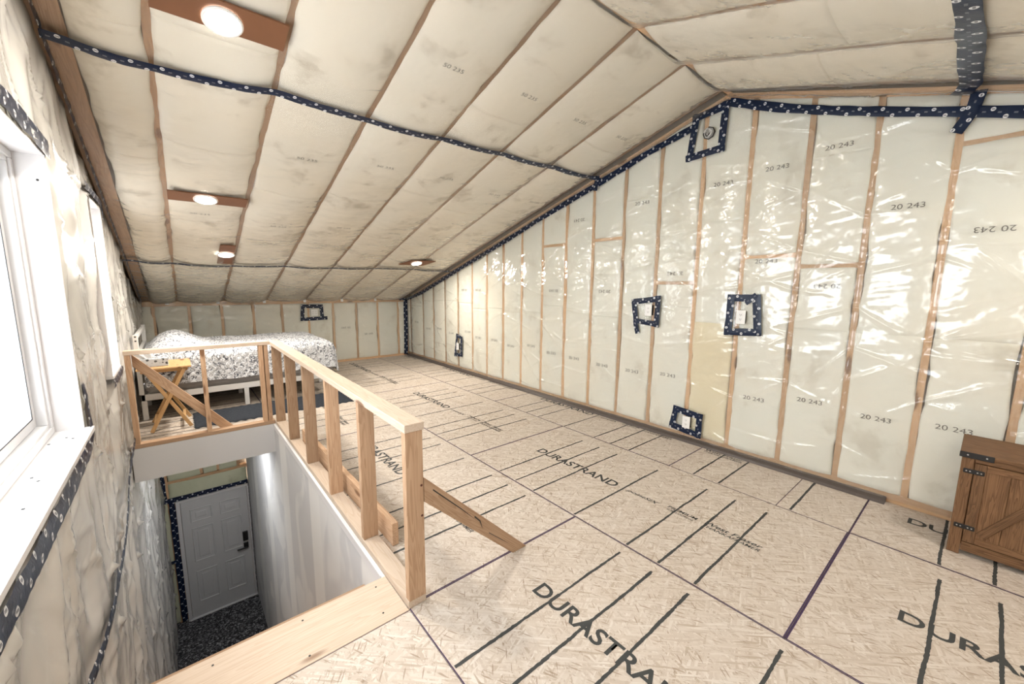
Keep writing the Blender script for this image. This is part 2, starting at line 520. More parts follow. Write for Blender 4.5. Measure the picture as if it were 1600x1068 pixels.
def grid_obj(name, P, mat, parent=None, mask=None, uvs=None, smooth=True):
    """P: (nu, nv, 3) array of points"""
    nu, nv, _ = P.shape
    idx = np.arange(nu * nv).reshape(nu, nv)
    q = np.stack([idx[:-1, :-1], idx[1:, :-1], idx[1:, 1:], idx[:-1, 1:]], axis=-1)
    if mask is not None: q = q[mask]
    q = q.reshape(-1, 4)
    me = bpy.data.meshes.new(name)
    me.vertices.add(nu * nv)
    me.vertices.foreach_set('co', P.reshape(-1, 3).astype(np.float32).ravel())
    n = len(q)
    me.loops.add(n * 4); me.polygons.add(n)
    me.loops.foreach_set('vertex_index', q.ravel().astype(np.int32))
    me.polygons.foreach_set('loop_start', np.arange(0, n * 4, 4, dtype=np.int32))
    me.polygons.foreach_set('loop_total', np.full(n, 4, dtype=np.int32))
    if smooth: me.polygons.foreach_set('use_smooth', np.ones(n, dtype=bool))
    if uvs is not None:
        ul = me.uv_layers.new(name='UVMap')
        ul.data.foreach_set('uv', uvs.reshape(-1, 2)[q.ravel()].astype(np.float32).ravel())
    me.materials.append(mat)
    me.update(calc_edges=True)
    if mask is not None:
        bm = bmesh.new(); bm.from_mesh(me)
        bmesh.ops.delete(bm, geom=[v for v in bm.verts if not v.link_faces], context='VERTS')
        bm.to_mesh(me); bm.free()
    o = bpy.data.objects.new(name, me)
    COL.objects.link(o)
    adopt(o, parent)
    return o

_lat = {}
def vnoise(u, v, s, seed):
    """smooth value noise, -1..1"""
    if seed not in _lat: _lat[seed] = np.random.default_rng(seed).uniform(-1, 1, (64, 64))
    L = _lat[seed]
    a = np.asarray(u) / s + 500.3; b = np.asarray(v) / s + 500.7
    i = np.floor(a).astype(int); j = np.floor(b).astype(int)
    fa = a - i; fb = b - j
    fa = fa * fa * (3 - 2 * fa); fb = fb * fb * (3 - 2 * fb)
    g = lambda x, y: L[x % 64, y % 64]
    return (g(i, j) * (1 - fa) + g(i + 1, j) * fa) * (1 - fb) + (g(i, j + 1) * (1 - fa) + g(i + 1, j + 1) * fa) * fb

_txt = {}
def text_data(s, mat, bold=0.0):
    key = (s, mat.name, bold)
    if key in _txt: return _txt[key]
    cu = bpy.data.curves.new('lettering', 'FONT')
    cu.body = s; cu.size = 1.0; cu.offset = bold; cu.resolution_u = 4
    to = bpy.data.objects.new('lettering', cu)
    COL.objects.link(to)
    dg = bpy.context.evaluated_depsgraph_get()
    me = bpy.data.meshes.new_from_object(to.evaluated_get(dg))
    bpy.data.objects.remove(to, do_unlink=True)
    co = np.empty(len(me.vertices) * 3, dtype=np.float32); me.vertices.foreach_get('co', co); co = co.reshape(-1, 3)
    mn, mx = co.min(0), co.max(0)
    co[:, :2] = (co[:, :2] - mn[:2]) / (mx[:2] - mn[:2])
    co[:, 2] = 0
    me.vertices.foreach_set('co', co.ravel())
    me.materials.clear(); me.materials.append(mat)
    me.update()
    _txt[key] = me
    return me

def lettering(s, org, right, up, w, h, mat, parent, bold=0.0, shear=0.0):
    """flat print: lower left corner org, reading along right, tops towards up"""
    me = text_data(s, mat, bold)
    if shear:
        me = me.copy()
        co = np.empty(len(me.vertices) * 3, dtype=np.float32); me.vertices.foreach_get('co', co); co = co.reshape(-1, 3)
        co[:, 0] += co[:, 1] * shear
        me.vertices.foreach_set('co', co.ravel())
    o = bpy.data.objects.new('lettering', me)
    r = Vector(right).normalized(); u = Vector(up).normalized(); n = r.cross(u)
    M = Matrix(((r.x, u.x, n.x), (r.y, u.y, n.y), (r.z, u.z, n.z))).to_4x4()
    o.rotation_euler = M.to_euler()
    o.scale = (w, h, 1)
    o.location = org
    COL.objects.link(o)
    adopt(o, parent)
    return o

def tape(pts, normal, width, parent, seed=0, wrinkle=0.003, step=0.03, taper=None):
    """adhesive tape laid along a polyline on a surface with the given normal (or one normal per point)"""
    P = [np.array(p, float) for p in pts]
    Ns = [np.array(n, float) for n in normal] if isinstance(normal[0], (tuple, list, np.ndarray)) else [np.array(normal, float)] * len(P)
    Q, QN = [], []
    for k in range(len(P) - 1):
        n = max(1, int(np.linalg.norm(P[k + 1] - P[k]) / step))
        for j in range(n):
            t = j / n
            Q.append(P[k] * (1 - t) + P[k + 1] * t); QN.append(Ns[k] * (1 - t) + Ns[k + 1] * t)
    Q.append(P[-1]); QN.append(Ns[-1])
    Q = np.array(Q); QN = np.array(QN); QN /= np.linalg.norm(QN, axis=1)[:, None]
    # light smoothing of the centre line
    for _ in range(2):
        Q[1:-1] = Q[1:-1] * 0.5 + (Q[:-2] + Q[2:]) * 0.25
    T = np.gradient(Q, axis=0); T /= np.linalg.norm(T, axis=1)[:, None] + 1e-9
    S = np.cross(QN, T)
    L = np.concatenate([[0], np.cumsum(np.linalg.norm(np.diff(Q, axis=0), axis=1))])
    vs_ = np.linspace(-0.5, 0.5, 5)
    nn = len(Q)
    G = np.zeros((nn, 5, 3)); UV = np.zeros((nn, 5, 2))
    wv = width * (1 + 0.10 * vnoise(L, L * 0 + seed, 0.09, 91) + 0.08 * vnoise(L, L * 0 + seed * 3.1, 0.35, 92))
    for j, v in enumerate(vs_):
        h = wrinkle * (vnoise(L + seed, v * 0.07 + L * 0, 0.022, 93) + 0.6) + 0.0015
        if abs(v) > 0.4: h = h * 0.4
        G[:, j] = Q + S * (wv * v)[:, None] + QN * h[:, None]
        UV[:, j, 0] = L + seed * 0.37; UV[:, j, 1] = v * 0.06
    return grid_obj('seam_tape', G, TAPE, parent, uvs=UV)

def film_wrinkles(U, V, staples, seed, amp=0.008, spread=0.5, vertical=False):
    """creases radiating from staples, as height of the film"""
    W = np.zeros_like(U)
    rg = np.random.default_rng(seed)
    u1 = U[:, 0]; du = abs(u1[1] - u1[0])
    for (su, sv) in staples:
        i0 = np.searchsorted(u1, su - 0.55); i1 = np.searchsorted(u1, su + 0.55)
        if i1 - i0 < 3: continue
        uu_ = U[i0:i1] - su; vv = V[i0:i1] - sv
        near = (np.abs(vv) < 0.5)
        for k in range(rg.integers(2, 5)):
            a = rg.normal(0, spread) + (math.pi if rg.random() < 0.5 else 0)
            if vertical: a += math.pi / 2
            p = uu_ * math.cos(a) + vv * math.sin(a); q = -uu_ * math.sin(a) + vv * math.cos(a)
            Lr = rg.uniform(0.07, 0.34)
            w = 0.006 + 0.035 * np.clip(p, 0, 1)
            W[i0:i1] += near * amp * rg.uniform(0.4, 1.3) * np.exp(-np.clip(p, 0, 9) / Lr) * (1 / (1 + np.exp(-p / 0.01))) * np.exp(-(q / w) ** 2)
    return W

# ------------------------------------------------------------------ the room: planes
XR = 3.81          # face of the studs of the right gable wall
YF = 8.07          # face of the studs of the far knee wall
XL = -0.472         # face of the studs of the left gable wall
YN = -4.70         # knee wall behind the viewer
RIDGE_Y, EAVE_Z, SLOPE = 1.66, 1.235, 0.303
ZR = EAVE_Z + SLOPE * (8.05 - RIDGE_Y)
XS = 0.705         # stairwell drywall face
LOWZ = -4.07       # entry floor level
def zc(y):
    return ZR - SLOPE * np.abs(np.asarray(y, float) - RIDGE_Y)
SN = np.array([0, SLOPE, 1.0]) / math.hypot(1, SLOPE)

def bay_bulge(u, v, studs, B, seed, ex=3.0):
    s = np.asarray(studs)
    k = np.clip(np.searchsorted(s, u) - 1, 0, len(s) - 2)
    a = s[k]; b = s[k + 1]
    t = np.clip((2 * u - a - b) / (b - a), -1, 1)
    amp = B * (1 + 0.45 * vnoise(k * 1.7, v, 0.6, seed) + 0.25 * vnoise(u, v, 0.25, seed + 1))
    return amp * (1 - np.abs(t) ** ex)

def make_batt(a, b, v0, v1, M, studs, B, seed, mat, parent, half=0.019):
    """one fibre batt filling a bay between members centred at a and b; v1 may be a function of u"""
    ts = np.array([-1.0, -0.985, -0.9, -0.6, -0.2, 0.2, 0.6, 0.9, 0.985, 1.0])
    vt = v1 if callable(v1) else (lambda u: v1 + 0 * u)
    vb = v0 if callable(v0) else (lambda u: v0 + 0 * u)
    mid = (a + b) / 2
    nv = max(6, int(abs(vt(mid) - vb(mid)) / 0.07))
    tv = np.concatenate([[0, 0.006], np.linspace(0.03, 0.97, nv), [0.994, 1.0]])
    hw = (b - a) / 2 - half
    T, V_ = np.meshgrid(ts, tv, indexing='ij')
    side = np.sign(T) * (np.abs(T) > 0.85)
    U = mid + T * hw
    lo, hi = vb(U), vt(U)
    V = lo + V_ * (hi - lo)
    wav = 0.013 * vnoise(V, side * 3 + a, 0.11, seed + 5) + 0.010 * vnoise(V, side * 7 + a, 0.32, seed + 6) + 0.002
    U = U + side * wav
    endw = -((V_ < 0.02) * 1.0 - (V_ > 0.98) * 1.0) * (0.003 + 0.006 * np.abs(vnoise(U, V * 0 + a, 0.10, seed + 7)))
    V = V + endw
    h = bay_bulge(np.clip(U, a, b), V, studs, B, seed) - 0.002 + 0.002 * vnoise(U, V, 0.06, seed + 8)
    h = np.where(np.abs(T) > 0.98, np.where(np.abs(T) > 0.99, -0.028, h * 0.8 - 0.004), h)
    h = np.where((V_ == 0) | (V_ == 1), np.minimum(h, h - 0.010), h)
    return grid_obj('insulation_batt', M(U, V, h), mat, parent)

# ================================================================== FLOOR
floor = box('floor', (-0.45, 3.95), (4.96, 8.20), (-0.30, -0.0185), SHEATH)
tag(floor, 'loft floor of strand board sheets printed with black lettering', 'floor', kind='structure')
PAT = np.array([0.406, 0.61, 0.813, 1.219, 1.626, 1.829, 2.032]) / 2.438
def rough_line(x0, x1, y, w, seed, z=0.0009):
    n = max(6, int(abs(x1 - x0) / 0.012))
    xs = np.linspace(x0, x1, n)
    a = w / 2 * (1 + 0.28 * vnoise(xs, xs * 0 + seed, 0.012, 61) + 0.25 * vnoise(xs, xs * 0 + seed, 0.08, 62))
    b = w / 2 * (1 + 0.28 * vnoise(xs, xs * 0 + seed + 9, 0.012, 63) + 0.25 * vnoise(xs, xs * 0 + seed + 9, 0.08, 64))
    c = 0.002 * vnoise(xs, xs * 0 + seed + 4, 0.2, 65)
    vs = [(x, y + cc + aa, z) for x, aa, cc in zip(xs, a, c)] + [(x, y + cc - bb, z) for x, bb, cc in zip(xs, b, c)]
    fs = [(i, i + n, i + n + 1, i + 1) for i in range(n - 1)]
    return vs, fs

def sheet(x0, x1, y0, y1, lines=None, text=True, flip_start=None, tex_x=None, edge=0.0075, line_end=0.15, parts='all'):
    g = 0.0012
    o = box('strand_board_sheet', (x0 + g, x1 - g), (y0 + g, y1 - g), (-0.0185, 0.0), OSB, floor)
    o.data.transform(Matrix.Translation(wloc(o))); o.location = -floor.location
    # painted edges
    vs, fs = [], []
    for (a0, a1, b0, b1) in ((x0 + g, x1 - g, y0 + g, y0 + edge), (x0 + g, x1 - g, y1 - edge, y1 - g), (x0 + g, x0 + edge * 0.8, y0, y1), (x1 - edge * 0.8, x1 - g, y0, y1)):
        k = len(vs); vs += [(a0, b0, 0.0006), (a1, b0, 0.0006), (a1, b1, 0.0006), (a0, b1, 0.0006)]; fs.append((k, k + 1, k + 2, k + 3))
    mesh_obj('edge_paint', vs, fs, PURPLE, o)
    L = y1 - y0
    ys = lines if lines is not None else [y1 - p * L for p in PAT]
    w = 0.0145
    for k, y in enumerate(ys):
        if y0 < y < y1:
            v, f = rough_line(x0 + 0.012, x1 - line_end, y, w, 3.3 * k + y * 7)
            mesh_obj('printed_line', v, f, INK, o)
    if text:
        sc = L / 2.438 if flip_start is None else 1.0
        top = y1 if flip_start is None else flip_start
        bx = tex_x if tex_x is not None else x0 + 0.525
        for (s, s0, s1, xb, hh, bold, shear) in (('DURASTRAND', 0.30, 1.16, 0.0, 0.092, 0.02, 0.0), ('pointSIX', 1.25, 1.485, 0.02, 0.045, 0.016, 0.10),
                ('PREMIUM', 1.565, 1.765, 0.060, 0.030, 0.012, 0.02), ('SUB FLOORING', 1.575, 1.755, 0.028, 0.02, 0.008, 0.0),
                ('West Fraser', 1.81, 2.145, 0.066, 0.040, 0.016, 0.03), ('THANKAFRAMER', 1.815, 2.15, 0.026, 0.030, 0.008, 0.02)):
            ya, yb = top - s0 * sc, top - s1 * sc
            if yb < y0 or ya > y1: continue
            lettering(s, (bx + xb, ya, 0.0012), (0, -1, 0), (1, 0, 0), ya - yb, hh, INK, o, bold, shear)
    return o
SA, SB, S0X = 1.92, 3.125, 0.724
sheet(S0X, SA, -0.81, 1.622, line_end=0.075)
sheet(S0X, SA, 1.622, 4.07, line_end=0.08)
sheet(S0X, SA, 4.07, 6.55, line_end=0.1)
sheet(S0X, SA, 6.55, 8.15)
sheet(SA, SB, -2.02, 0.42, edge=0.009)
sheet(SA, SB, 0.42, 2.86)
sheet(SA, SB, 2.86, 5.42)
sheet(SA, SB, 5.42, 8.15, text=True)
sheet(SB, 3.90, -2.02, 0.42, lines=[0.031, -0.171, -0.375, -0.78], flip_start=0.50, tex_x=3.56, line_end=0.02, text=True)
sheet(SB, 3.90, 0.42, 0.822, lines=[0.738], flip_start=2.66, tex_x=3.60, line_end=0.12, edge=0.003)
sheet(SB, 3.90, 0.822, 1.622, lines=[1.418, 1.217], flip_start=3.40, tex_x=3.63, line_end=0.12, edge=0.003)
sheet(SB, 3.90, 1.622, 4.08, tex_x=3.655, line_end=0.10)
sheet(SB, 3.90, 4.08, 6.70, tex_x=3.655, line_end=0.10)
sheet(SB, 3.90, 6.70, 8.15, tex_x=3.655, line_end=0.10)
sheet(-0.45, S0X, 4.96, 6.30, text=False)
sheet(-0.45, S0X, 6.30, 8.15, text=False)
sheet(-0.45, S0X, -0.83, 1.598, lines=[], text=False, edge=0.003)
sheet(-0.45, SA, -3.25, -0.83, text=False)
sheet(SA, 3.90, -3.25, -2.02, text=False)
sheet(-0.45, 3.90, -4.8, -3.25, text=False)
# joists under the rest of the loft floor
for (x, y) in (((0.82, 3.95), (1.60, 4.96)), ((-0.45, 3.95), (-4.8, 1.598))):
    box('subfloor', x, y, (-0.30, -0.0185), SHEATH, floor)
# bare plank along the head of the stairs
landing = box('floor_landing_plank', (-0.43, 0.722), (1.601, 1.888), (-0.038, 0.001), PALE, None, 0.002)
tag(landing, 'knotty bare wooden plank edging the head of the stair opening', 'plank', kind='structure')
box('plank_support', (-0.43, 0.70), (1.60, 1.866), (-0.30, -0.040), LUMBER, landing)
for (x, y) in ((0.62, 1.66), (0.655, 1.84), (0.30, 1.64), (0.32, 1.85), (-0.02, 1.65), (-0.01, 1.84), (-0.3, 1.66)):
    cyl('screw_head', (x, y, 0.0015), (0, 0, 1), 0.0045, 0.001, SCREW, landing, 10)

# ================================================================== RIGHT GABLE WALL
wall_right = prism('wall_right', [(YN, -0.02), (8.25, -0.02), (8.25, float(zc(8.25)) + .25), (RIDGE_Y, ZR + .25), (YN, float(zc(YN)) + .25)], 0, 3.955, 4.0, SHEATH)
tag(wall_right, 'tall insulated gable wall of open studs under clear plastic', 'wall', kind='structure')
ST_R = [7.92, 7.36, 6.93, 6.49, 6.05, 5.60, 5.19, 4.77, 4.35, 3.93, 3.51, 3.09, 2.67, 2.26, 1.84, 1.44, 1.03, 0.64, 0.25, -0.16, -0.57, -0.98, -1.39, -1.80, -2.21, -2.62, -3.03, -3.44, -3.85, -4.26, -4.66]
ST_R = sorted(ST_R + [8.09])
def MR(U, V, h):
    return np.stack([XR - h, U + 0 * h, V + 0 * h], axis=-1)
for k, y in enumerate(ST_R):
    top = float(zc(y)) - 0.04
    wd = 0.019 + (0.008 if k in (4, 8, 20, 23) else 0)
    box('stud', (XR, XR + 0.14), (y - wd, y + wd), (0.07, top), STUDW, wall_right)
box('bottom_plate', (XR - 0.002, XR + 0.14), (YN, 8.15), (0.001, 0.072), STUDW, wall_right)
for (ya, yb) in ((RIDGE_Y, 8.15), (YN, RIDGE_Y)):
    za, zb = float(zc(ya)) - 0.025, float(zc(yb)) - 0.025
    bar('top_plate', (XR + 0.07, ya, za), (XR + 0.07, yb, zb), 0.14, 0.05, (1, 0, 0), STUDW, wall_right)
BLK = [(3.51, 3.93, 2.03, 2.03), (2.67, 3.09, 2.045, 2.04), (1.84, 2.26, 1.555, 1.555), (1.03, 1.44, 1.775, 1.775), (0.64, 1.03, 1.685, 1.685), (-0.16, 0.25, 2.40, 2.415)]
for (a, b, z0, z1) in BLK:
    bar('blocking', (XR + 0.069, a + 0.019, z0), (XR + 0.069, b - 0.019, z1), 0.138, 0.042, (1, 0, 0), STUDW, wall_right)
bar('blocking', (XR + 0.02, 0.27, 2.66), (XR + 0.02, 0.60, 2.745), 0.03, 0.05, (1, 0, 0), STUDW, wall_right)
B_R = 0.017
batts_R = {}
for k in range(len(ST_R) - 1):
    a, b = ST_R[k], ST_R[k + 1]
    if b < -1.2: continue
    lim = lambda u: zc(u) - 0.055
    cuts = [0.074]
    blk = [t for t in BLK if abs(t[0] - a) < 0.05]
    s1 = (1.22 + 0.05 * rng.standard_normal()) if a > 2.5 else (1.30 + 0.06 * rng.standard_normal())
    if a < 0.8: s1 = 1.20
    levels = [s1] + ([2.42 + 0.05 * rng.standard_normal()] if k % 4 == 1 else [])
    if 1.4 < a < 1.5: levels = [1.19, 2.1]
    segs = []
    marks = sorted([(z, 'cut') for z in levels] + [((t[2] + t[3]) / 2, 'blk') for t in blk])
    lo = 0.074
    for z, kind in marks:
        if z > zc((a + b) / 2) - 0.25 or z - lo < 0.2: continue
        segs.append((lo, z - (0.021 if kind == 'blk' else 0.001)))
        lo = z + (0.021 if kind == 'blk' else 0.001)
    segs.append((lo, lim))
    for j, (z0, z1) in enumerate(segs):
        mt = BATT_Y if (1.4 < a < 1.5 and j == 0) else BATT
        bt = make_batt(a, b, z0, z1, MR, ST_R, B_R, 20 + k, mt, wall_right)
        batts_R.setdefault(k, []).append((z0, z1 if not callable(z1) else 9.0, bt))

def stamp_wall(y, z, rot, mat=INK_F, w=0.165, h=0.034, s='20 243'):
    k = int(np.searchsorted(ST_R, y)) - 1
    par = None
    for z0, z1, bt in batts_R.get(k, []):
        if z0 <= z <= z1: par = bt
    if par is None: return
    a, b = ST_R[k], ST_R[k + 1]
    x = XR - float(bay_bulge(np.array(y), np.array(z), ST_R, B_R, 20 + k)) - 0.0055
    d = -1 if not rot else 1
    lettering(s, (x, y - d * w / 2, z - (1 if not rot else -1) * h / 2), (0, d, 0), (0, 0, 1 if not rot else -1), w, h, mat, par, 0.0)
for (y, z) in [(7.6, .746), (7.12, .652), (6.69, .69), (6.252, .647), (5.728, .72), (5.405, .655), (4.968, .66), (4.572, .617), (4.119, .672), (3.713, .627), (3.307, .616), (2.878, .595), (2.469, .595), (2.049, .627), (1.245, .56), (.848, .63), (.45, .594), (.073, .622)]:
    stamp_wall(y, z, False)
for (y, z, r) in [(3.693, 1.451, 1), (2.884, 1.457, 1), (2.037, 1.647, 1), (2.451, 2.375, 0), (3.294, 2.296, 1), (1.646, 2.422, 0), (1.235, 2.472, 0), (.847, 2.542, 0), (.438, 2.064, 0), (.045, 1.876, 1), (1.25, 1.735, 0), (.82, 1.532, 1), (5.818, 1.428, 1), (5.401, 1.434, 1)]:
    stamp_wall(y, z, bool(r))
# clear film over the wall, pulled flat around the taped openings
CALM = [(2.32, 1.26, 0.24), (1.38, 1.28, 0.26), (1.82, 0.20, 0.24), (5.98, 0.45, 0.24), (1.80, 2.88, 0.28)]
def wall_film(name, y0, y1, n_u, n_v, studs, MW, B, seeds, ztop, zbot, mat, parent, amp=0.020, gap=0.007, calm=()):
    u = np.linspace(y0, y1, n_u); t = np.linspace(0, 1, n_v)
    U, T = np.meshgrid(u, t, indexing='ij')
    top = ztop(U)
    V = zbot + T * (top - zbot)
    st = []
    rg = np.random.default_rng(seeds)
    for s in studs:
        z = zbot + rg.uniform(0.05, 0.4)
        while z < float(ztop(np.array(s))) - 0.05:
            st.append((s + rg.uniform(-.01, .01), z)); z += rg.uniform(0.25, 0.6)
    h = bay_bulge(U, V, studs, B, 20)
    k = np.clip(np.searchsorted(np.asarray(studs), U) - 1, 0, len(studs) - 2)
    hb = np.zeros_like(h)
    for kk in np.unique(k):
        m_ = k == kk
        hb[m_] = bay_bulge(U[m_], V[m_], studs, B, 20 + int(kk))
    W = film_wrinkles(U, V, st, seeds + 1, amp, 0.50)
    W += 0.0022 * (vnoise(U, V, 0.12, 71) + 1) + 0.0022 * (vnoise(U * 0.25, V + 0.15 * U, 0.035, 72) + 1)
    for (cu, cv, cr) in calm:
        W *= 1 - 0.9 * np.exp(-(((U - cu) ** 2 + (V - cv) ** 2) / cr ** 2) ** 2)
    return grid_obj(name, MW(U, V, hb + gap + W), mat, parent)
wall_film('vapour_barrier', -1.0, 8.03, 860, 250, ST_R, MR, B_R, 5, lambda u: zc(u) - 0.03, 0.03, POLY, wall_right, calm=CALM)

# base strip lying along the foot of the wall
strip = prism('trim_1', [(3.735, 0.001), (3.748, 0.020), (3.775, 0.036), (3.806, 0.040), (3.806, 0.001)], 1, 0.335, 8.02, DARKM)
tag(strip, 'dark metal strip along the foot of the gable wall', 'base strip', kind='structure')

NR = (-1, 0, 0)
def TR(pts, w=0.062, seed=0, off=0.040, wr=0.003):
    return tape([(XR - off, p[0], p[1]) for p in pts], NR, w, wall_right, seed, wr)
TR([(7.97, 1.215), (7.357, 1.345), (5.932, 1.786), (4.564, 2.19), (4.032, 2.364), (3.043, 2.65), (2.435, 2.837), (1.93, 2.965)], 0.064, 1)
TR([(1.64, 3.085), (1.443, 3.0), (1.212, 2.903), (.916, 2.796), (.562, 2.681), (.265, 2.592), (.0, 2.512), (-.6, 2.33), (-1.0, 2.20)], 0.064, 2)
def tape_frame(corners, w, seed, ext=0.03):
    n = len(corners)
    for i in range(n):
        a = np.array(corners[i]); b = np.array(corners[(i + 1) % n])
        d = (b - a) / np.linalg.norm(b - a)
        TR([tuple(a - d * ext), tuple((a + b) / 2), tuple(b + d * ext)], w, seed + i * 1.3, 0.042 + 0.0015 * (i % 2), 0.004)
tape_frame([(1.960, 2.70), (1.918, 3.035), (1.665, 3.065), (1.680, 2.72)], 0.062, 10, 0.035)
tape_frame([(2.47, 1.355), (2.19, 1.395), (2.195, 1.135), (2.435, 1.155)], 0.058, 20)
TR([(2.44, 1.13), (2.405, 1.02)], 0.055, 25, 0.044)
tape_frame([(1.488, 1.425), (1.285, 1.43), (1.255, 1.14), (1.495, 1.125)], 0.062, 30)
TR([(1.285, 1.455), (1.37, 1.385)], 0.05, 35, 0.046)
tape_frame([(1.925, 0.305), (1.685, 0.285), (1.688, 0.098), (1.955, 0.13)], 0.058, 40)
tape_frame([(6.02, 0.63), (5.88, 0.60), (5.885, 0.30), (6.09, 0.275)], 0.058, 50)
# seam tape from the near ceiling running down onto the wall
TR([(0.195, 2.69), (0.21, 2.58), (0.268, 2.468)], 0.066, 60, 0.045)
TR([(3.02, 2.745), (3.05, 2.59)], 0.06, 61, 0.045)

# ------------------------------------------------------------------ outlets and boxes
def outlet(c, face, label, double=False, grp='white wall outlets in taped openings'):
    """c: centre of the plate back; face: 'x' (looks to -x) or 'y' (looks to -y)"""
    t = empty('wall_outlet', c, label, 'outlet', grp)
    def bx(nm, u, v, d, mat, par=t, bev=0.0):
        if face == 'x': return box(nm, (c[0] - d[1], c[0] - d[0]), (c[1] + u[0], c[1] + u[1]), (c[2] + v[0], c[2] + v[1]), mat, par, bev)
        return box(nm, (c[0] + u[0], c[0] + u[1]), (c[1] - d[1], c[1] - d[0]), (c[2] + v[0], c[2] + v[1]), mat, par, bev)
    cols = (-0.026, 0.026) if double else (0.0,)
    hw = 0.058 if double else 0.038
    bx('box_body', (-hw + .008, hw - .008), (-0.052, 0.052), (-0.06, 0.004), BLACK)
    bx('cover_plate', (-hw, hw), (-0.060, 0.060), (0.004, 0.011), PLASTIC, t, 0.002)
    for cu in cols:
        for cv in (-0.02, 0.02):
            r = bx('socket_face', (cu - 0.016, cu + 0.016), (cv - 0.014, cv + 0.014), (0.0112, 0.0135), PLASTIC, t, 0.0008)
            bm = bmesh.new()
            for du in (-0.006, 0.006):
                if face == 'x': bm_box(bm, (-0.0004, 0.0004), (du - 0.0012, du + 0.0012), (-0.003, 0.006))
                else: bm_box(bm, (du - 0.0012, du + 0.0012), (-0.0004, 0.0004), (-0.003, 0.006))
            if face == 'x': bm_box(bm, (-0.0004, 0.0004), (-0.002, 0.002), (-0.010, -0.006))
            else: bm_box(bm, (-0.002, 0.002), (-0.0004, 0.0004), (-0.010, -0.006))
            w = Vector((c[0] - 0.0139, c[1] + cu, c[2] + cv)) if face == 'x' else Vector((c[0] + cu, c[1] - 0.0139, c[2] + cv))
            s = bm_obj('socket_slots', bm, SCREW, None, tuple(w - t.location))
            s.parent = r; s.location = w - wloc(r)
    return t
OX = XR - 0.042
outlet((OX, 2.291, 1.275), 'x', 'white outlet in lopsided blue tape frame with a loose tail below')
outlet((OX, 1.396, 1.262), 'x', 'white outlet in the largest blue tape frame, chest height on gable wall')
outlet((OX, 1.809, 0.197), 'x', 'white outlet in tilted blue tape frame just above the floor strip')
outlet((OX, 5.998, 0.436), 'x', 'small white outlet in narrow blue tape frame far down the gable wall')
outlet((1.941, YF - 0.044, 0.985), 'y', 'white double outlet in blue tape frame on knee wall above bed', True)
jb = empty('junction_box', (XR - 0.04, 1.795, 2.875), 'round metal electrical box with coiled wires near the peak', 'electrical box')
ring('box_rim', (XR - 0.040, 1.795, 2.875), (-1, 0, 0), 0.054, 0.047, 0.012, BLACK, jb, 8)
cyl('box_back', (XR - 0.034, 1.795, 2.875), (-1, 0, 0), 0.05, 0.012, METAL, jb, 8)
for k, (dy, dz, rad, mt) in enumerate(((0.008, 0.006, 0.030, PLASTIC), (-0.01, -0.004, 0.024, PLASTIC), (0.004, -0.012, 0.018, SCREW), (0.0, 0.012, 0.022, METAL))):
    cu = bpy.data.curves.new('wire', 'CURVE'); cu.dimensions = '3D'; cu.bevel_depth = 0.0042; cu.bevel_resolution = 2
    sp = cu.splines.new('POLY'); n = 18; sp.points.add(n - 1)
    for i in range(n):
        a = 4.6 * i / n + k * 1.4
        sp.points[i].co = (-0.004 - 0.006 * k - 0.004 * math.sin(a * 2), dy + rad * math.cos(a) * (1 - i * 0.02), dz + rad * math.sin(a), 1)
    to = bpy.data.objects.new('wire', cu); COL.objects.link(to)
    me = bpy.data.meshes.new_from_object(to.evaluated_get(bpy.context.evaluated_depsgraph_get()))
    bpy.data.objects.remove(to, do_unlink=True)
    me.materials.clear(); me.materials.append(mt)
    w = bpy.data.objects.new('wire', me); w.location = (-0.012, 0, 0); COL.objects.link(w); w.parent = jb

# ================================================================== FAR KNEE WALL
wall_far = box('wall_far', (-0.62, 3.955), (YF + 0.145, YF + 0.19), (-0.02, 1.55), SHEATH)
tag(wall_far, 'low insulated knee wall at the far end behind the bed', 'wall', kind='structure')
ST_F = [-0.456, -0.283, 0.139, 0.556, 0.992, 1.423, 1.853, 2.284, 2.719, 3.148, 3.588, 3.80]
def MF(U, V, h):
    return np.stack([U + 0 * h, YF - h, V + 0 * h], axis=-1)
for x in ST_F:
    box('stud', (x - 0.019, x + 0.019), (YF, YF + 0.14), (0.04, 1.15), STUDW, wall_far)
box('bottom_plate', (-0.45, 3.80), (YF - 0.002, YF + 0.14), (0.001, 0.045), STUDW, wall_far)
box('top_plate', (-0.45, 3.80), (YF - 0.004, YF + 0.14), (1.15, 1.228), STUDW, wall_far)
bf = {}
for k in range(len(ST_F) - 1):
    a, b = ST_F[k], ST_F[k + 1]
    if b - a < 0.1: continue
    bf[k] = make_batt(a, b, 0.047, 1.15, MF, ST_F, 0.014, 120 + k, BATT, wall_far)
wall_film('vapour_barrier', -0.42, 3.77, 200, 60, ST_F, MF, 0.015, 6, lambda u: 1.225 + 0 * u, 0.02, POLY, wall_far, 0.007, 0.010, calm=[(1.91, 0.98, 0.28)])
for (x, z, k, rot) in ((2.504, 0.686, 7, 1), (2.94, 0.501, 8, 0)):
    lettering('20 243', (x + (0.085 if rot else -0.085), YF - 0.021, z), (-1 if rot else 1, 0, 0), (0, 0, -1 if rot else 1), 0.17, 0.036, INK_F, bf[k])
for x in (-0.114, 0.516, 1.16, 1.794, 2.447, 3.099):
    bm = bmesh.new()
    bm_box(bm, (-0.022, 0.022), (-0.004, 0.004), (-0.045, 0.035), 0.001)
    bm_box(bm, (-0.022, 0.022), (-0.05, -0.002), (0.029, 0.036))
    cl = bm_obj('truss_clip', bm, PLASTIC, wall_far, (x, YF - 0.035, 1.222))
def TF(pts, seed, w=0.062):
    return tape([(p[0], YF - 0.042, p[1]) for p in pts], (0, -1, 0), w, wall_far, seed)
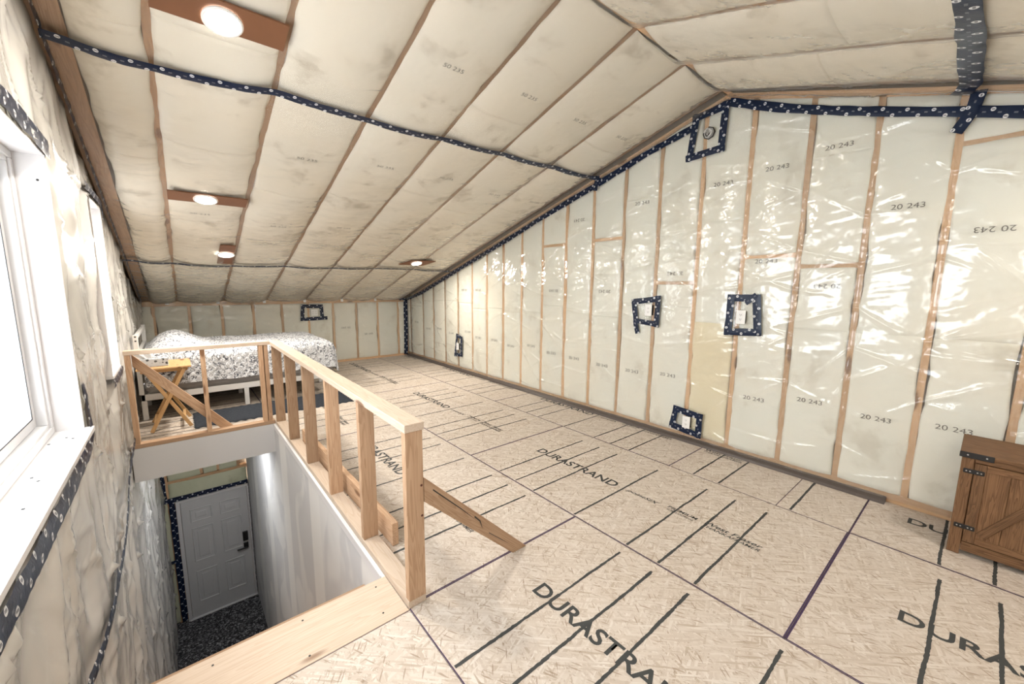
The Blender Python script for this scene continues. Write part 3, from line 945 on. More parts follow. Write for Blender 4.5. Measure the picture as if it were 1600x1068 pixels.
TF([(3.745, 1.205), (3.74, 0.6), (3.728, 0.02)], 70, 0.085)
q = [(1.755, 1.105), (2.065, 1.098), (2.075, 0.875), (1.735, 0.868)]
for i in range(4):
    a = np.array(q[i]); b = np.array(q[(i + 1) % 4]); d = (b - a) / np.linalg.norm(b - a)
    e = 0.09 if i == 2 else 0.03
    TF([tuple(a - d * e), tuple(b + d * 0.03)], 72 + i)
TF([(3.60, 1.205), (3.79, 1.212)], 78, 0.05)

# ================================================================== CEILING
ceiling = prism('ceiling', [(RIDGE_Y, ZR + 0.20), (8.25, float(zc(8.25)) + 0.20), (8.25, float(zc(8.25)) + 0.24), (RIDGE_Y, ZR + 0.24)], 0, -0.62, 4.0, SHEATH)
tag(ceiling, 'far slope of the insulated ceiling rising from the knee wall', 'ceiling', kind='structure')
ceil_near = prism('ceiling_near', [(RIDGE_Y, ZR + 0.20), (YN - 0.1, float(zc(YN - .1)) + 0.20), (YN - 0.1, float(zc(YN - .1)) + 0.24), (RIDGE_Y, ZR + 0.24)], 0, -0.62, 4.0, SHEATH)
tag(ceil_near, 'near slope of the insulated ceiling above the viewer', 'ceiling', kind='structure')
RAF = [-0.305, 0.0, 0.588, 1.195, 1.815, 2.425, 3.065, 3.69, 3.815]
def MC(U, V, h):      # far slope
    return np.stack([U + 0 * h, V - h * SN[1], zc(V) - h * SN[2]], axis=-1)
def MCN(U, V, h):     # near slope
    return np.stack([U + 0 * h, V + h * SN[1], zc(V) - h * SN[2]], axis=-1)
for x in RAF[:-1]:
    w = 0.038
    if x < -0.2: w = 0.12; x = -0.365
    for (ya, yb, par) in ((RIDGE_Y, 8.12, ceiling), (YN, RIDGE_Y, ceil_near)):
        za, zb = float(zc(ya)), float(zc(yb))
        nz = 0.07
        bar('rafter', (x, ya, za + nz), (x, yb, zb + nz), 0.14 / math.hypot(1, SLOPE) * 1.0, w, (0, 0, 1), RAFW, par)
box('ridge_board', (-0.45, 3.81), (RIDGE_Y - 0.02, RIDGE_Y + 0.02), (ZR - 0.005, ZR + 0.16), STUDW, ceiling)
B_C = 0.040
BOARDS = [(0, 2.60, 0.10), (0, 4.55, 0.085)]
batts_C = {}
for k in range(len(RAF) - 1):
    a, b = RAF[k], RAF[k + 1]
    if b - a < 0.2: continue
    cuts = [RIDGE_Y + 0.03]
    y = RIDGE_Y + 0.03 + rng.uniform(0.9, 1.5)
    while y < 7.4:
        cuts.append(y); y += rng.uniform(1.0, 1.35)
    cuts.append(8.03)
    for j in range(len(cuts) - 1):
        bt = make_batt(a, b, cuts[j] + 0.001, cuts[j + 1] - 0.001, MC, RAF, B_C, 220 + k, BATT_C, ceiling, 0.012)
        batts_C.setdefault(k, []).append((cuts[j], cuts[j + 1], bt))
    cuts = [RIDGE_Y - 0.03, 0.7 + rng.uniform(-.2, .2), -0.6, -1.8, -3.0, -4.6]
    for j in range(len(cuts) - 1):
        make_batt(a, b, cuts[j + 1] + 0.001, cuts[j] - 0.001, MCN, RAF, B_C, 260 + k, BATT_C, ceil_near, 0.012)
for (x, y) in [(1.5, 2.43), (2.14, 2.41), (2.76, 2.45), (3.34, 2.44), (.91, 3.72), (1.52, 3.61), (2.14, 3.61), (2.82, 3.72), (.24, 4.92), (1.54, 4.89), (2.16, 4.92), (2.79, 4.99), (0.9, 5.0), (3.4, 3.7)]:
    k = int(np.searchsorted(RAF, x)) - 1
    par = [t[2] for t in batts_C[k] if t[0] <= y <= t[1]]
    if not par: continue
    h = float(bay_bulge(np.array(x), np.array(y), RAF, B_C, 220 + k)) + 0.006
    p = MC(np.array(x + 0.0), np.array(y), np.array(h))
    lettering('50 235', (p[0] - 0.075, p[1], p[2]), (1, 0, 0), (0, -1, SLOPE), 0.15, 0.032, INK_F, par[0])
def ceil_film(y0, y1, nu, nv, MW, par, seed, bseed, mat=POLY_C):
    u = np.linspace(-0.42, 3.80, nu); v = np.linspace(y0, y1, nv)
    U, V = np.meshgrid(u, v, indexing='ij')
    rg = np.random.default_rng(seed)
    st = []
    for s in RAF:
        y = y0 + rg.uniform(0, 0.3)
        while y < y1:
            st.append((s, y)); y += rg.uniform(0.25, 0.6)
    k = np.clip(np.searchsorted(np.asarray(RAF), U) - 1, 0, len(RAF) - 2)
    hb = np.zeros_like(U)
    for kk in np.unique(k):
        m_ = k == kk
        hb[m_] = bay_bulge(U[m_], V[m_], RAF, B_C, bseed + int(kk))
    W = film_wrinkles(U, V, st, seed + 1, 0.008, 0.45) + 0.003 * (vnoise(U, V, 0.14, 73) + 1) + 0.0022 * (vnoise(U * 0.3, V, 0.04, 74) + 1)
    return grid_obj('vapour_barrier', MW(U, V, hb + 0.008 + W), mat, par)
ceil_film(RIDGE_Y + 0.01, 3.06, 210, 75, MC, ceiling, 31, 220)
ceil_film(3.06, 6.21, 210, 150, MC, ceiling, 32, 220)
ceil_film(6.21, 8.03, 210, 80, MC, ceiling, 33, 220)
ceil_film(0.20, RIDGE_Y - 0.01, 210, 75, MCN, ceil_near, 34, 260)
ceil_film(-1.2, 0.20, 210, 60, MCN, ceil_near, 35, 260)
def TC(pts, seed, w=0.06, near=False):
    q = []
    for i in range(len(pts) - 1):
        n = 14
        for j in range(n): q.append((pts[i][0] + (pts[i + 1][0] - pts[i][0]) * j / n, pts[i][1] + (pts[i + 1][1] - pts[i][1]) * j / n))
    q.append(pts[-1])
    M_ = MCN if near else MC
    out = []
    for (x, y) in q:
        k = int(np.clip(np.searchsorted(RAF, x) - 1, 0, len(RAF) - 2))
        h = float(bay_bulge(np.array(x), np.array(y), RAF, B_C, (260 if near else 220) + k)) * 0.45 + B_C * 0.45 + 0.024
        out.append(tuple(M_(np.array(x), np.array(y), np.array(h))))
    nrm = (0, SLOPE if near else -SLOPE, -1)
    return tape(out, nrm, w, ceil_near if near else ceiling, seed)
TC([(-0.40, 3.09), (0.013, 3.12), (0.588, 3.05), (1.158, 3.08), (1.842, 3.06), (2.763, 3.04), (3.78, 3.02)], 81)
TC([(-0.42, 6.2), (0.009, 6.23), (0.568, 6.27), (1.207, 6.22), (1.97, 6.22), (2.732, 6.15), (3.79, 6.2)], 82, 0.052)
TC([(1.6, 0.19), (2.3, 0.20), (2.728, 0.184), (3.2, 0.2), (3.6, 0.21), (3.80, 0.26)], 83, 0.10, True)
# eave strip of film where slope meets gable wall
for (pts, mw, par) in (((RIDGE_Y, 8.0), MC, ceiling),):
    pass

# ------------------------------------------------------------------ recessed lamps
def ceiling_lamp(x, y, board, label, near=False, on=True):
    """board: four (x, y) corners of the hardboard on the slope, or None"""
    M_ = MCN if near else MC
    nrm = Vector((0, SLOPE if near else -SLOPE, -1)).normalized()
    pos = Vector(M_(np.array(x), np.array(y), np.array(0.058)))
    t = empty('recessed_lamp', tuple(pos), label, 'ceiling light', 'round recessed ceiling lamps on brown boards')
    if board:
        lo = [M_(np.array(p[0]), np.array(p[1]), np.array(0.056)) for p in board]
        hi = [M_(np.array(p[0]), np.array(p[1]), np.array(0.046)) for p in board]
        vs = np.array(lo + hi) - np.array(pos)
        mesh_obj('mounting_board', vs, [(0, 1, 2, 3), (7, 6, 5, 4), (0, 4, 5, 1), (1, 5, 6, 2), (2, 6, 7, 3), (3, 7, 4, 0)], BROWNB, None).parent = t
    ring('trim_ring', tuple(pos), tuple(nrm), 0.088, 0.072, 0.010, PLASTIC, t)
    cyl('lens', tuple(pos + nrm * 0.004), tuple(nrm), 0.073, 0.006, LENS, t, 32)
    ld = bpy.data.lights.new('lamp_light', 'AREA'); ld.shape = 'DISK'; ld.size = 0.14; ld.energy = LAMP_W * (0.45 if near else 1.0); ld.color = LAMP_COL
    lo = bpy.data.objects.new('lamp_light', ld); COL.objects.link(lo)
    lo.rotation_euler = (-nrm).to_track_quat('Z', 'Y').to_euler()
    lo.location = pos + nrm * 0.012
    adopt(lo, t)
    return t
ceiling_lamp(0.295, 2.655, [(0.015, 2.545), (0.575, 2.545), (0.575, 2.715), (0.015, 2.715)], 'largest nearest recessed lamp on wide brown board at top of picture')
ceiling_lamp(0.272, 4.555, [(0.015, 4.475), (0.575, 4.475), (0.575, 4.63), (0.015, 4.63)], 'recessed lamp on long brown board halfway down the ceiling slope')
ceiling_lamp(0.492, 5.86, [(0.425, 5.59), (0.57, 5.59), (0.57, 6.18), (0.42, 6.18)], 'recessed lamp on short upright brown board above the bed')
ceiling_lamp(2.93, 5.86, [(2.68, 5.955), (2.81, 5.765), (3.21, 5.75), (3.09, 5.965)], 'recessed lamp on skewed small brown board near the gable wall')
# unseen fill lamps added above and behind the viewer, mirrored from the far slope
for k, (x, y) in enumerate(((2.93, -0.75), (0.3, -1.2), (2.93, -2.6), (0.3, -2.6))):
    ceiling_lamp(x, y, [(x - 0.28, y - 0.08), (x + 0.28, y - 0.08), (x + 0.28, y + 0.08), (x - 0.28, y + 0.08)],
                 ['added unseen recessed lamp overhead right on the near slope', 'added unseen recessed lamp overhead left on the near slope', 'added unseen recessed lamp far behind on the right of the near slope', 'added unseen recessed lamp far behind on the left of the near slope'][k], True)

# ================================================================== LEFT GABLE WALL with windows
ST_L = [round(-4.6 + 0.405 * k, 3) for k in range(32)]
WIN = [(0.40, 2.905, 0.765, 2.11), (4.16, 4.712, 0.80, 2.108), (-1.6, -1.05, 0.80, 2.108)]     # y0, y1, z0, z1
def holes(y, z, grow=0.0):
    m_ = np.zeros(np.broadcast(y, z).shape, bool)
    for (a, b, c, d) in WIN:
        m_ |= (y > a - grow) & (y < b + grow) & (z > c - grow) & (z < d + grow)
    return m_
# sheathing with real openings, built as one mesh of vertical strips
ys = sorted({YN, 8.25, RIDGE_Y, *[w[0] for w in WIN], *[w[1] for w in WIN]})
bm = bmesh.new()
for a, b in zip(ys[:-1], ys[1:]):
    mid = (a + b) / 2
    cut = [w for w in WIN if w[0] < mid < w[1]]
    spans = [(LOWZ - 0.1, cut[0][2], None), (cut[0][3], None, None)] if cut else [(LOWZ - 0.1, None, None)]
    for lo, hi, _ in spans:
        t0 = hi if hi is not None else float(zc(a)) + 0.22
        t1 = hi if hi is not None else float(zc(b)) + 0.22
        vs = [bm.verts.new(p) for p in ((-0.62, a, lo), (-0.62, b, lo), (-0.62, b, t1), (-0.62, a, t0), (-0.585, a, lo), (-0.585, b, lo), (-0.585, b, t1), (-0.585, a, t0))]
        for f in ((0, 3, 2, 1), (4, 5, 6, 7), (0, 1, 5, 4), (1, 2, 6, 5), (2, 3, 7, 6), (3, 0, 4, 7)):
            bm.faces.new([vs[i] for i in f])
wall_left = bm_obj('wall_left', bm, SHEATH)
tag(wall_left, 'gable wall wrapped in creased cloudy plastic beside the viewer', 'wall', kind='structure')
def ML(U, V, h):
    return np.stack([XL + h, U + 0 * h, V + 0 * h], axis=-1)
for y in ST_L:
    if y < -1 or y > 8.1: continue
    lo, hi = LOWZ + 0.04, float(zc(y)) - 0.02
    pieces = [(lo, hi)]
    for (a, b, c, d) in WIN:
        if a - 0.02 < y < b + 0.02: pieces = [(lo, c - 0.02), (d + 0.02, hi)]
    for z0, z1 in pieces:
        box('stud', (XL - 0.11, XL - 0.006), (y - 0.019, y + 0.019), (z0, z1), STUDW, wall_left)
for k in range(len(ST_L) - 1):
    a, b = ST_L[k], ST_L[k + 1]
    if b < -0.6 or a > 8.0: continue
    b = min(b, 8.05)
    lev = [LOWZ + 0.05, -2.85, -1.6, -0.35, 0.77] if True else []
    inwin = [w for w in WIN if w[0] - 0.02 < b and w[1] + 0.02 > a]
    segs = list(zip(lev[:-1], lev[1:]))
    if not inwin: segs += [(0.77, 1.95), (1.95, None)] if zc((a + b) / 2) > 2.3 else [(0.77, None)]
    else: segs += [(2.14, None)] if zc((a + b) / 2) > 2.35 else []
    if a < 1.7: segs = [s for s in segs if s[0] > -0.4]
    for z0, z1 in segs:
        if z1 is None:
            make_batt(a, b, z0 + 0.001, lambda u: zc(u) - 0.03, ML, ST_L, 0.005, 320 + k, BATT, wall_left)
        else:
            make_batt(a, b, z0 + 0.001, z1 - 0.001, ML, ST_L, 0.005, 320 + k, BATT, wall_left)
def left_film(y0, y1, zb, zt, nu, nv, seed):
    u = np.linspace(y0, y1, nu); t = np.linspace(0, 1, nv)
    U, T = np.meshgrid(u, t, indexing='ij')
    top = zt(U); V = zb + T * (top - zb)
    rg = np.random.default_rng(seed); st = []
    for s in ST_L:
        if s < y0 or s > y1: continue
        z = zb + rg.uniform(0, .4)
        while z < float(zt(np.array(s))): st.append((s, z)); z += rg.uniform(0.3, 0.7)
    W = film_wrinkles(U, V, st, seed + 1, 0.013, 0.9) + film_wrinkles(U, V, st, seed + 2, 0.016, 0.7, True)
    r1 = 1.1 - np.sqrt(vnoise(U + 0.30 * V, V * 0.35, 0.20, 75) ** 2 + 0.03); r2 = 1.1 - np.sqrt(vnoise(U - 0.25 * V, V * 0.25, 0.36, 76) ** 2 + 0.02)
    W += 0.020 * r1 ** 2 + 0.030 * r2 ** 2 + 0.008 * vnoise(U, V, 0.3, 77) - 0.010
    W += 0.030 * np.clip((0.80 - V) / 0.06, 0, 1) * np.clip((V + 0.1) / 0.7, 0, 1) * np.clip((3.05 - U) / 0.4, 0, 1)
    yc = (U[:-1, :-1] + U[1:, 1:]) / 2; zc_ = (V[:-1, :-1] + V[1:, 1:]) / 2
    return grid_obj('vapour_barrier', ML(U, V, 0.026 + W), POLY_L, wall_left, mask=~holes(yc, zc_, 0.012))
left_film(-1.3, 8.03, -0.16, lambda u: zc(u) - 0.01, 400, 135, 41)
left_film(1.75, 8.0, LOWZ + 0.12, lambda u: -0.13 + 0 * u, 260, 160, 43)
XT = XL + 0.062
def TL(pts, seed, w=0.062, off=0.0, wr=0.005):
    return tape([(XT + off + (p[2] if len(p) > 2 else 0), p[0], p[1]) for p in pts], (1, 0, 0), w, wall_left, seed, wr)
TL([(1.6, 3.13), (2.984, 2.755), (3.4, 2.62), (4.2, 2.385), (4.948, 2.15), (5.942, 1.85), (6.836, 1.57), (7.95, 1.24)], 90, 0.08, 0.016)
TL([(2.962, 1.0), (2.965, 0.80, 0.006), (2.90, 0.742, 0.016), (2.70, 0.728, 0.026), (2.30, 0.722, 0.03), (2.09, 0.718, 0.03), (1.70, 0.712, 0.03), (1.41, 0.715, 0.03), (1.0, 0.72, 0.03), (0.3, 0.72, 0.03)], 91, 0.082, 0.004)
TL([(2.95, 2.13), (2.62, 2.15), (2.31, 2.155), (1.4, 2.16), (0.4, 2.16)], 92, 0.085, 0.004)
TL([(4.78, 0.772), (4.45, 0.765), (4.13, 0.758)], 93, 0.06, 0.002)
TL([(3.97, 2.165), (4.35, 2.16), (4.74, 2.152)], 94, 0.06, 0.002)
TL([(4.76, 2.17), (4.765, 2.02)], 95, 0.05, 0.002)
TL([(4.985, 0.092), (4.55, 0.06), (4.118, 0.0), (3.85, -0.13), (3.60, -0.20), (2.988, -0.231), (2.737, -0.209), (2.456, -0.173), (2.183, -0.093), (1.9, -0.05)], 96, 0.06, 0.012)
TL([(3.1, -0.15), (2.9, -0.215), (2.70, -0.19)], 97, 0.055, 0.016)

def window(i, w, label, nsash):
    y0, y1, z0, z1 = w
    t = empty('window_%d' % i, (-0.52, (y0 + y1) / 2, z0), label, 'window', kind='structure')
    xi, xo = -0.412, -0.525
    tk = 0.018
    box('jamb', (xo, xi), (y1 - tk, y1), (z0, z1), WHITE, t, 0.001)
    box('jamb', (xo, xi), (y0, y0 + tk), (z0, z1), WHITE, t, 0.001)
    box('head', (xo, xi), (y0, y1), (z1 - tk, z1), WHITE, t, 0.001)
    sill = box('sill', (xo, xi + (0.034 if i == 1 else 0.004)), (y0, y1), (z0 - 0.004, z0 + tk), WHITE, t, 0.001)
    # outer frame, stepped
    for (xa, xb, d) in ((-0.60, -0.522, 0.052), (-0.575, -0.512, 0.034)):
        box('outer_frame', (xa, xb), (y0 + tk, y1 - tk), (z0 + tk, z0 + tk + d), VINYL, t, 0.003)
        box('outer_frame', (xa, xb), (y0 + tk, y1 - tk), (z1 - tk - d, z1 - tk), VINYL, t, 0.003)
        box('outer_frame', (xa, xb), (y0 + tk, y0 + tk + d), (z0 + tk + d, z1 - tk - d), VINYL, t, 0.003)
        box('outer_frame', (xa, xb), (y1 - tk - d, y1 - tk), (z0 + tk + d, z1 - tk - d), VINYL, t, 0.003)
    d = tk + 0.056
    L = (y1 - y0 - 2 * d) / nsash
    for k in range(nsash):
        a = y0 + d + k * L; b = a + L
        xs = -0.555 - 0.018 * (k % 2)
        s = empty('sash', (xs, (a + b) / 2, z0 + d)); adopt(s, t)
        off = Vector((xs, (a + b) / 2, z0 + d))
        def sb(nm, x, y, z, mat, bev=0.002):
            o = box(nm, x, y, z, mat, None, bev); o.parent = s; o.location = o.location - off
        m_ = 0.048
        sb('stile', (xs - 0.016, xs + 0.016), (a, a + m_), (z0 + d, z1 - d), VINYL)
        sb('stile', (xs - 0.016, xs + 0.016), (b - m_, b), (z0 + d, z1 - d), VINYL)
        sb('rail', (xs - 0.016, xs + 0.016), (a + m_, b - m_), (z0 + d, z0 + d + m_), VINYL)
        sb('rail', (xs - 0.016, xs + 0.016), (a + m_, b - m_), (z1 - d - m_, z1 - d), VINYL)
        sb('gasket', (xs + 0.0161, xs + 0.0175), (b - m_ - 0.004, b - m_ + 0.003), (z0 + d + m_, z1 - d - m_), SCREW, 0)
        sb('gasket', (xs + 0.0161, xs + 0.0175), (a + m_, b - m_), (z0 + d + m_ - 0.003, z0 + d + m_ + 0.003), SCREW, 0)
        sb('pane', (xs - 0.003, xs + 0.003), (a + m_, b - m_), (z0 + d + m_, z1 - d - m_), GLASS, 0)
    return t
w1 = window(1, WIN[0], 'large white sliding window with deep sill beside the viewer', 2)
w2 = window(2, WIN[1], 'narrow white window farther along the plastic wrapped wall', 1)
w3 = window(3, WIN[2], 'added unseen narrow white window behind the viewer', 1)  # unseen window added behind the viewer for more daylight
for (y, z, x) in ((2.89, 1.98, -0.445),):
    cyl('screw', (x, y - 0.004, z), (0, -1, 0), 0.005, 0.003, SCREW, w1, 10)
for (y, x) in ((2.72, -0.43), (2.68, -0.50), (2.25, -0.475), (2.2, -0.45), (1.95, -0.44), (1.8, -0.47), (2.75, -0.455)):
    cyl('screw', (x, y, 0.7838), (0, 0, 1), 0.005, 0.002, SCREW, w1, 10)

# ------------------------------------------------------------------ wall behind the viewer
wall_near = box('wall_near', (-0.62, 4.0), (YN - 0.12, YN), (-0.02, 1.6), BATT)
tag(wall_near, 'low insulated knee wall behind the viewer', 'wall', kind='structure')

# ================================================================== STAIRWELL
wall_stair = box('wall_stairwell', (XS, 0.722), (1.62, 8.10), (LOWZ, -0.0005), DRYWALL)
wall_stair.data.transform(Matrix.Translation(wall_stair.location)); wall_stair.location = (0, 0, 0)
tag(wall_stair, 'grey drywall with streaks of joint compound beside the stairs', 'wall', kind='structure')
box('corner_bead', (XS - 0.004, XS + 0.003), (1.90, 4.87), (-0.05, 0.002), WHITE, wall_stair)
header = box('wall_header', (-0.43, XS), (4.875, 4.96), (-0.315, 0.0), DRYWALL)
header.data.transform(Matrix.Translation(header.location)); header.location = (0, 0, 0)
tag(header, 'drywall covered beam across the far end of the stair opening', 'wall', kind='structure')
low_ceiling = box('ceiling_entry', (-0.45, XS), (4.96, 8.05), (-0.315, -0.301), DRYWALL)
tag(low_ceiling, 'drywall ceiling of the entry below the loft', 'ceiling', kind='structure')
low_near = box('wall_understair', (-0.45, XS), (1.60, 1.64), (LOWZ, -0.31), DRYWALL)
tag(low_near, 'drywall under the head of the stairs', 'wall', kind='structure')
low_floor = box('floor_entry', (-0.62, 0.75), (1.6, 8.2), (LOWZ - 0.06, LOWZ), CARPET)
tag(low_floor, 'speckled dark grey carpet at the foot of the stairs', 'floor', kind='structure')
stairs = empty('staircase', (0.14, 4.2, LOWZ), 'steep staircase dropping from the plank to the entry carpet', 'staircase')
for k in range(20):
    z = -0.204 * (k + 1); y = 1.90 + 0.232 * k
    if z < LOWZ + 0.1: break
    box('tread', (-0.34, 0.70), (y - 0.02, y + 0.255), (z - 0.035, z), LUMBER, stairs)
    box('riser', (-0.34, 0.70), (y - 0.012, y + 0.003), (z + 0.0005, z + 0.168), PALE, stairs)
added_entry_lamp = empty('added_entry_lamp', (0.15, 5.75, -0.316), 'added unseen round lamp under the loft lighting the entry', 'ceiling light')  # unseen lamp added to light the dim entry, place inferred from bright drywall
ring('trim_ring', (0.15, 5.75, -0.316), (0, 0, -1), 0.09, 0.075, 0.012, PLASTIC, added_entry_lamp)
cyl('lens', (0.15, 5.75, -0.322), (0, 0, -1), 0.075, 0.006, LENS, added_entry_lamp, 32)
ld = bpy.data.lights.new('lamp_light', 'AREA'); ld.shape = 'DISK'; ld.size = 0.15; ld.energy = 14; ld.color = (0.95, 0.97, 1.0)
lo = bpy.data.objects.new('lamp_light', ld); COL.objects.link(lo); lo.location = (0.15, 5.75, -0.33); adopt(lo, added_entry_lamp)

wall_entry = box('wall_entry', (-0.62, 0.75), (8.14, 8.20), (LOWZ, -0.3), SHEATH)
tag(wall_entry, 'entry wall of studs and greenish insulation around the door', 'wall', kind='structure')
DX0, DX1, DZ1 = -0.262, 0.718, LOWZ + 2.12
STE = [-0.44, -0.34, 0.30, 0.72]
def ME(U, V, h):
    return np.stack([U + 0 * h, 8.03 - h, V + 0 * h], axis=-1)
for (x, z0, z1) in ((-0.37, LOWZ, -0.32), (-0.295, LOWZ, DZ1 + 0.02), (0.08, DZ1 + 0.36, -0.32), (0.30, DZ1 + 0.36, -0.32), (0.58, DZ1 + 0.36, -0.32)):
    box('stud', (x - 0.02, x + 0.02), (8.03, 8.14), (z0, z1), STUDW, wall_entry)
box('lintel_edge', (-0.35, 0.70), (8.025, 8.14), (DZ1 + 0.30, DZ1 + 0.345), STUDW, wall_entry)
make_batt(-0.36, 0.70, DZ1 + 0.05, DZ1 + 0.30, ME, [-0.36, 0.70], 0.03, 401, BATT_G, wall_entry, 0.01)
for (a, b) in ((-0.37, 0.08), (0.08, 0.30), (0.30, 0.58)):
    make_batt(a, b, DZ1 + 0.35, -0.33, ME, [-0.37, 0.08, 0.30, 0.58], 0.015, 402, BATT_G, wall_entry)
make_batt(-0.45, -0.37, LOWZ + 0.02, DZ1 + 1.3, ME, [-0.45, -0.37], 0.008, 403, BATT_G, wall_entry, 0.005)
def TE(pts, seed, w=0.075):
    return tape([(p[0], 7.985, p[1]) for p in pts], (0, -1, 0), w, wall_entry, seed, 0.004)
TE([(-0.325, LOWZ + 0.03), (-0.325, DZ1 + 0.05)], 101)
TE([(-0.41, DZ1 + 0.045), (0.2, DZ1 + 0.048), (0.69, DZ1 + 0.05)], 102)
TE([(-0.405, DZ1 + 0.03), (-0.415, DZ1 + 0.75)], 103, 0.065)
TE([(-0.43, LOWZ + 1.12), (-0.33, LOWZ + 1.12)], 104, 0.05)
tape([(XS - 0.012, 7.97, LOWZ + 0.05), (XS - 0.012, 7.97, DZ1 + 0.1)], (-1, 0, 0), 0.08, wall_entry, 105, 0.004)

door = empty('door_1', ((DX0 + DX1) / 2, 8.0, LOWZ), 'six panel grey white entry door with black keypad lock', 'door', kind='structure')
DXm0, DXm1 = DX0 + 0.035, DX1 - 0.055
slab = box('door_slab', (DXm0, DXm1), (7.985, 8.03), (LOWZ + 0.02, DZ1 - 0.03), DOORP, door, 0.002)
box('door_frame', (DX0 - 0.02, DX0 + 0.030), (7.965, 8.05), (LOWZ, DZ1), WHITE, door, 0.002)
box('door_frame', (DX1 - 0.050, DX1 - 0.016), (7.965, 8.05), (LOWZ, DZ1), WHITE, door, 0.002)
box('door_frame', (DX0 + 0.030, DX1 - 0.050), (7.965, 8.05), (DZ1 - 0.028, DZ1), WHITE, door, 0.002)
box('threshold', (DX0, DX1 - 0.02), (7.95, 8.05), (LOWZ + 0.001, LOWZ + 0.018), WHITE, door, 0.002)
W_ = DXm1 - DXm0
def raised_panel(xa, xb, za, zb):
    """moulded panel: raised lip then a sunken field then a raised centre"""
    y = 7.985
    rects = [(0.0, 0.0), (0.007, -0.009), (0.017, -0.006), (0.026, 0.004), (0.055, 0.004), (0.075, -0.005)]
    vs, fs = [], []
    for ins, dy in rects:
        vs += [(xa + ins, y + dy, za + ins), (xb - ins, y + dy, za + ins), (xb - ins, y + dy, zb - ins), (xa + ins, y + dy, zb - ins)]
    for r in range(len(rects) - 1):
        for i in range(4):
            fs.append((r * 4 + i, r * 4 + (i + 1) % 4, r * 4 + 4 + (i + 1) % 4, r * 4 + 4 + i))
    n = (len(rects) - 1) * 4
    fs.append((n, n + 1, n + 2, n + 3))
    c = np.array([(xa + xb) / 2, y, (za + zb) / 2])
    o = mesh_obj('door_panel', np.array(vs) - c, fs, DOORP, None, False, tuple(c))
    o.parent = slab; o.location = Vector(c) - wloc(slab)
for (xa, xb) in ((DXm0 + 0.12 * W_, DXm0 + 0.44 * W_), (DXm0 + 0.56 * W_, DXm0 + 0.88 * W_)):
    raised_panel(xa, xb, LOWZ + 0.27, LOWZ + 0.83)
    raised_panel(xa, xb, LOWZ + 1.00, LOWZ + 1.60)
    raised_panel(xa, xb, LOWZ + 1.70, LOWZ + 1.93)
hx = DXm1 - 0.075
box('keypad_lock', (hx - 0.038, hx + 0.038), (7.950, 7.985), (LOWZ + 1.10, LOWZ + 1.27), BLACK, door, 0.006)
box('handle_rose', (hx - 0.035, hx + 0.035), (7.962, 7.985), (LOWZ + 0.95, LOWZ + 1.06), BLACK, door, 0.006)
box('lever_handle', (hx - 0.135, hx + 0.02), (7.930, 7.952), (LOWZ + 0.965, LOWZ + 0.99), BLACK, door, 0.005)

# ================================================================== GUARD RAIL
guard = empty('guard_rail', (0.766, 3.2, 0.0), 'unfinished stud guard rail wrapping two sides of the stair opening', 'guard rail')
GX0, GX1 = 0.7225, 0.8115
box('bottom_plate', (GX0, GX1), (1.602, 4.96), (0.001, 0.038), PALE, guard, 0.002)
box('top_rail', (GX0 - 0.002, GX1 + 0.004), (1.592, 4.965), (0.868, 0.906), PALE, guard, 0.002)
for y in (1.600, 2.195, 2.845, 3.485, 4.15, 4.80):
    box('post', (GX0 + 0.002, GX1 - 0.001), (y, y + 0.038), (0.0385, 0.8675), LUMBER, guard, 0.002)
for (z0, z1, mt) in ((0.002, 0.040, LUMBER), (0.870, 0.908, PALE)):
    box('cross_rail', (-0.405, GX0 - 0.003), (4.878, 4.965), (z0, z1), mt, guard, 0.002)
for x in (-0.400, 0.132, 0.618, 0.664):
    box('post', (x, x + 0.038), (4.88 if x < 0.65 else 4.884, 4.962), (0.0405, 0.8695), LUMBER, guard, 0.002)
dbr = prism('diagonal_brace', [(-0.358, 0.864), (-0.358, 0.752), (0.262, 0.012), (0.372, 0.012)], 1, 4.9665, 4.998, LUMBER[0], guard)
da = math.atan2(-0.80, 0.68)
dbr.data.transform(Matrix.Rotation(da, 4, 'Y')); dbr.rotation_euler = (0, -da, 0)
for (z) in (0.60, 0.45):
    cyl('knot', (GX1 - 0.012, 1.5995, z), (0, -1, 0), 0.006, 0.001, plain('knot_brown', (0.10, 0.03, 0.02), 0.7), guard, 10)
brace = prism('kicker_brace', [(0.8135, 0.632), (0.8135, 0.512), (1.362, 0.001), (1.462, 0.001)], 1, 1.603, 1.641, LUMBER[0])
# grain follows the slope of the board
brace_ax = math.atan2(-0.631, 0.645)
Rb = Matrix.Rotation(brace_ax, 4, 'Y').inverted()
brace.data.transform(Matrix.Rotation(brace_ax, 4, 'Y'))
brace.rotation_euler = (0, -brace_ax, 0)
tag(brace, 'cracked two by four leaning from end post down to floor', 'lumber')
for pts in ([(0.86, 0.56), (1.02, 0.40), (1.12, 0.29), (1.02, 0.394), (0.86, 0.552)], [(1.10, 0.33), (1.135, 0.29), (1.15, 0.235), (1.128, 0.288), (1.095, 0.325)], [(1.19, 0.20), (1.28, 0.12), (1.33, 0.075), (1.28, 0.116), (1.19, 0.195)]):
    ck = mesh_obj('crack', [(p[0], 1.6024, p[1]) for p in pts], [tuple(range(len(pts)))], SCREW)
    ck.parent = brace
    ck.matrix_parent_inverse = brace.matrix_basis.inverted()
lying = bar('loose_board', (0.872, 2.09, 0.0705), (0.838, 4.10, 0.0705), 0.14, 0.038, (0, 0, 1), LUMBER, None, 0.002)
tag(lying, 'board standing on edge behind the guard rail posts on the floor', 'lumber')

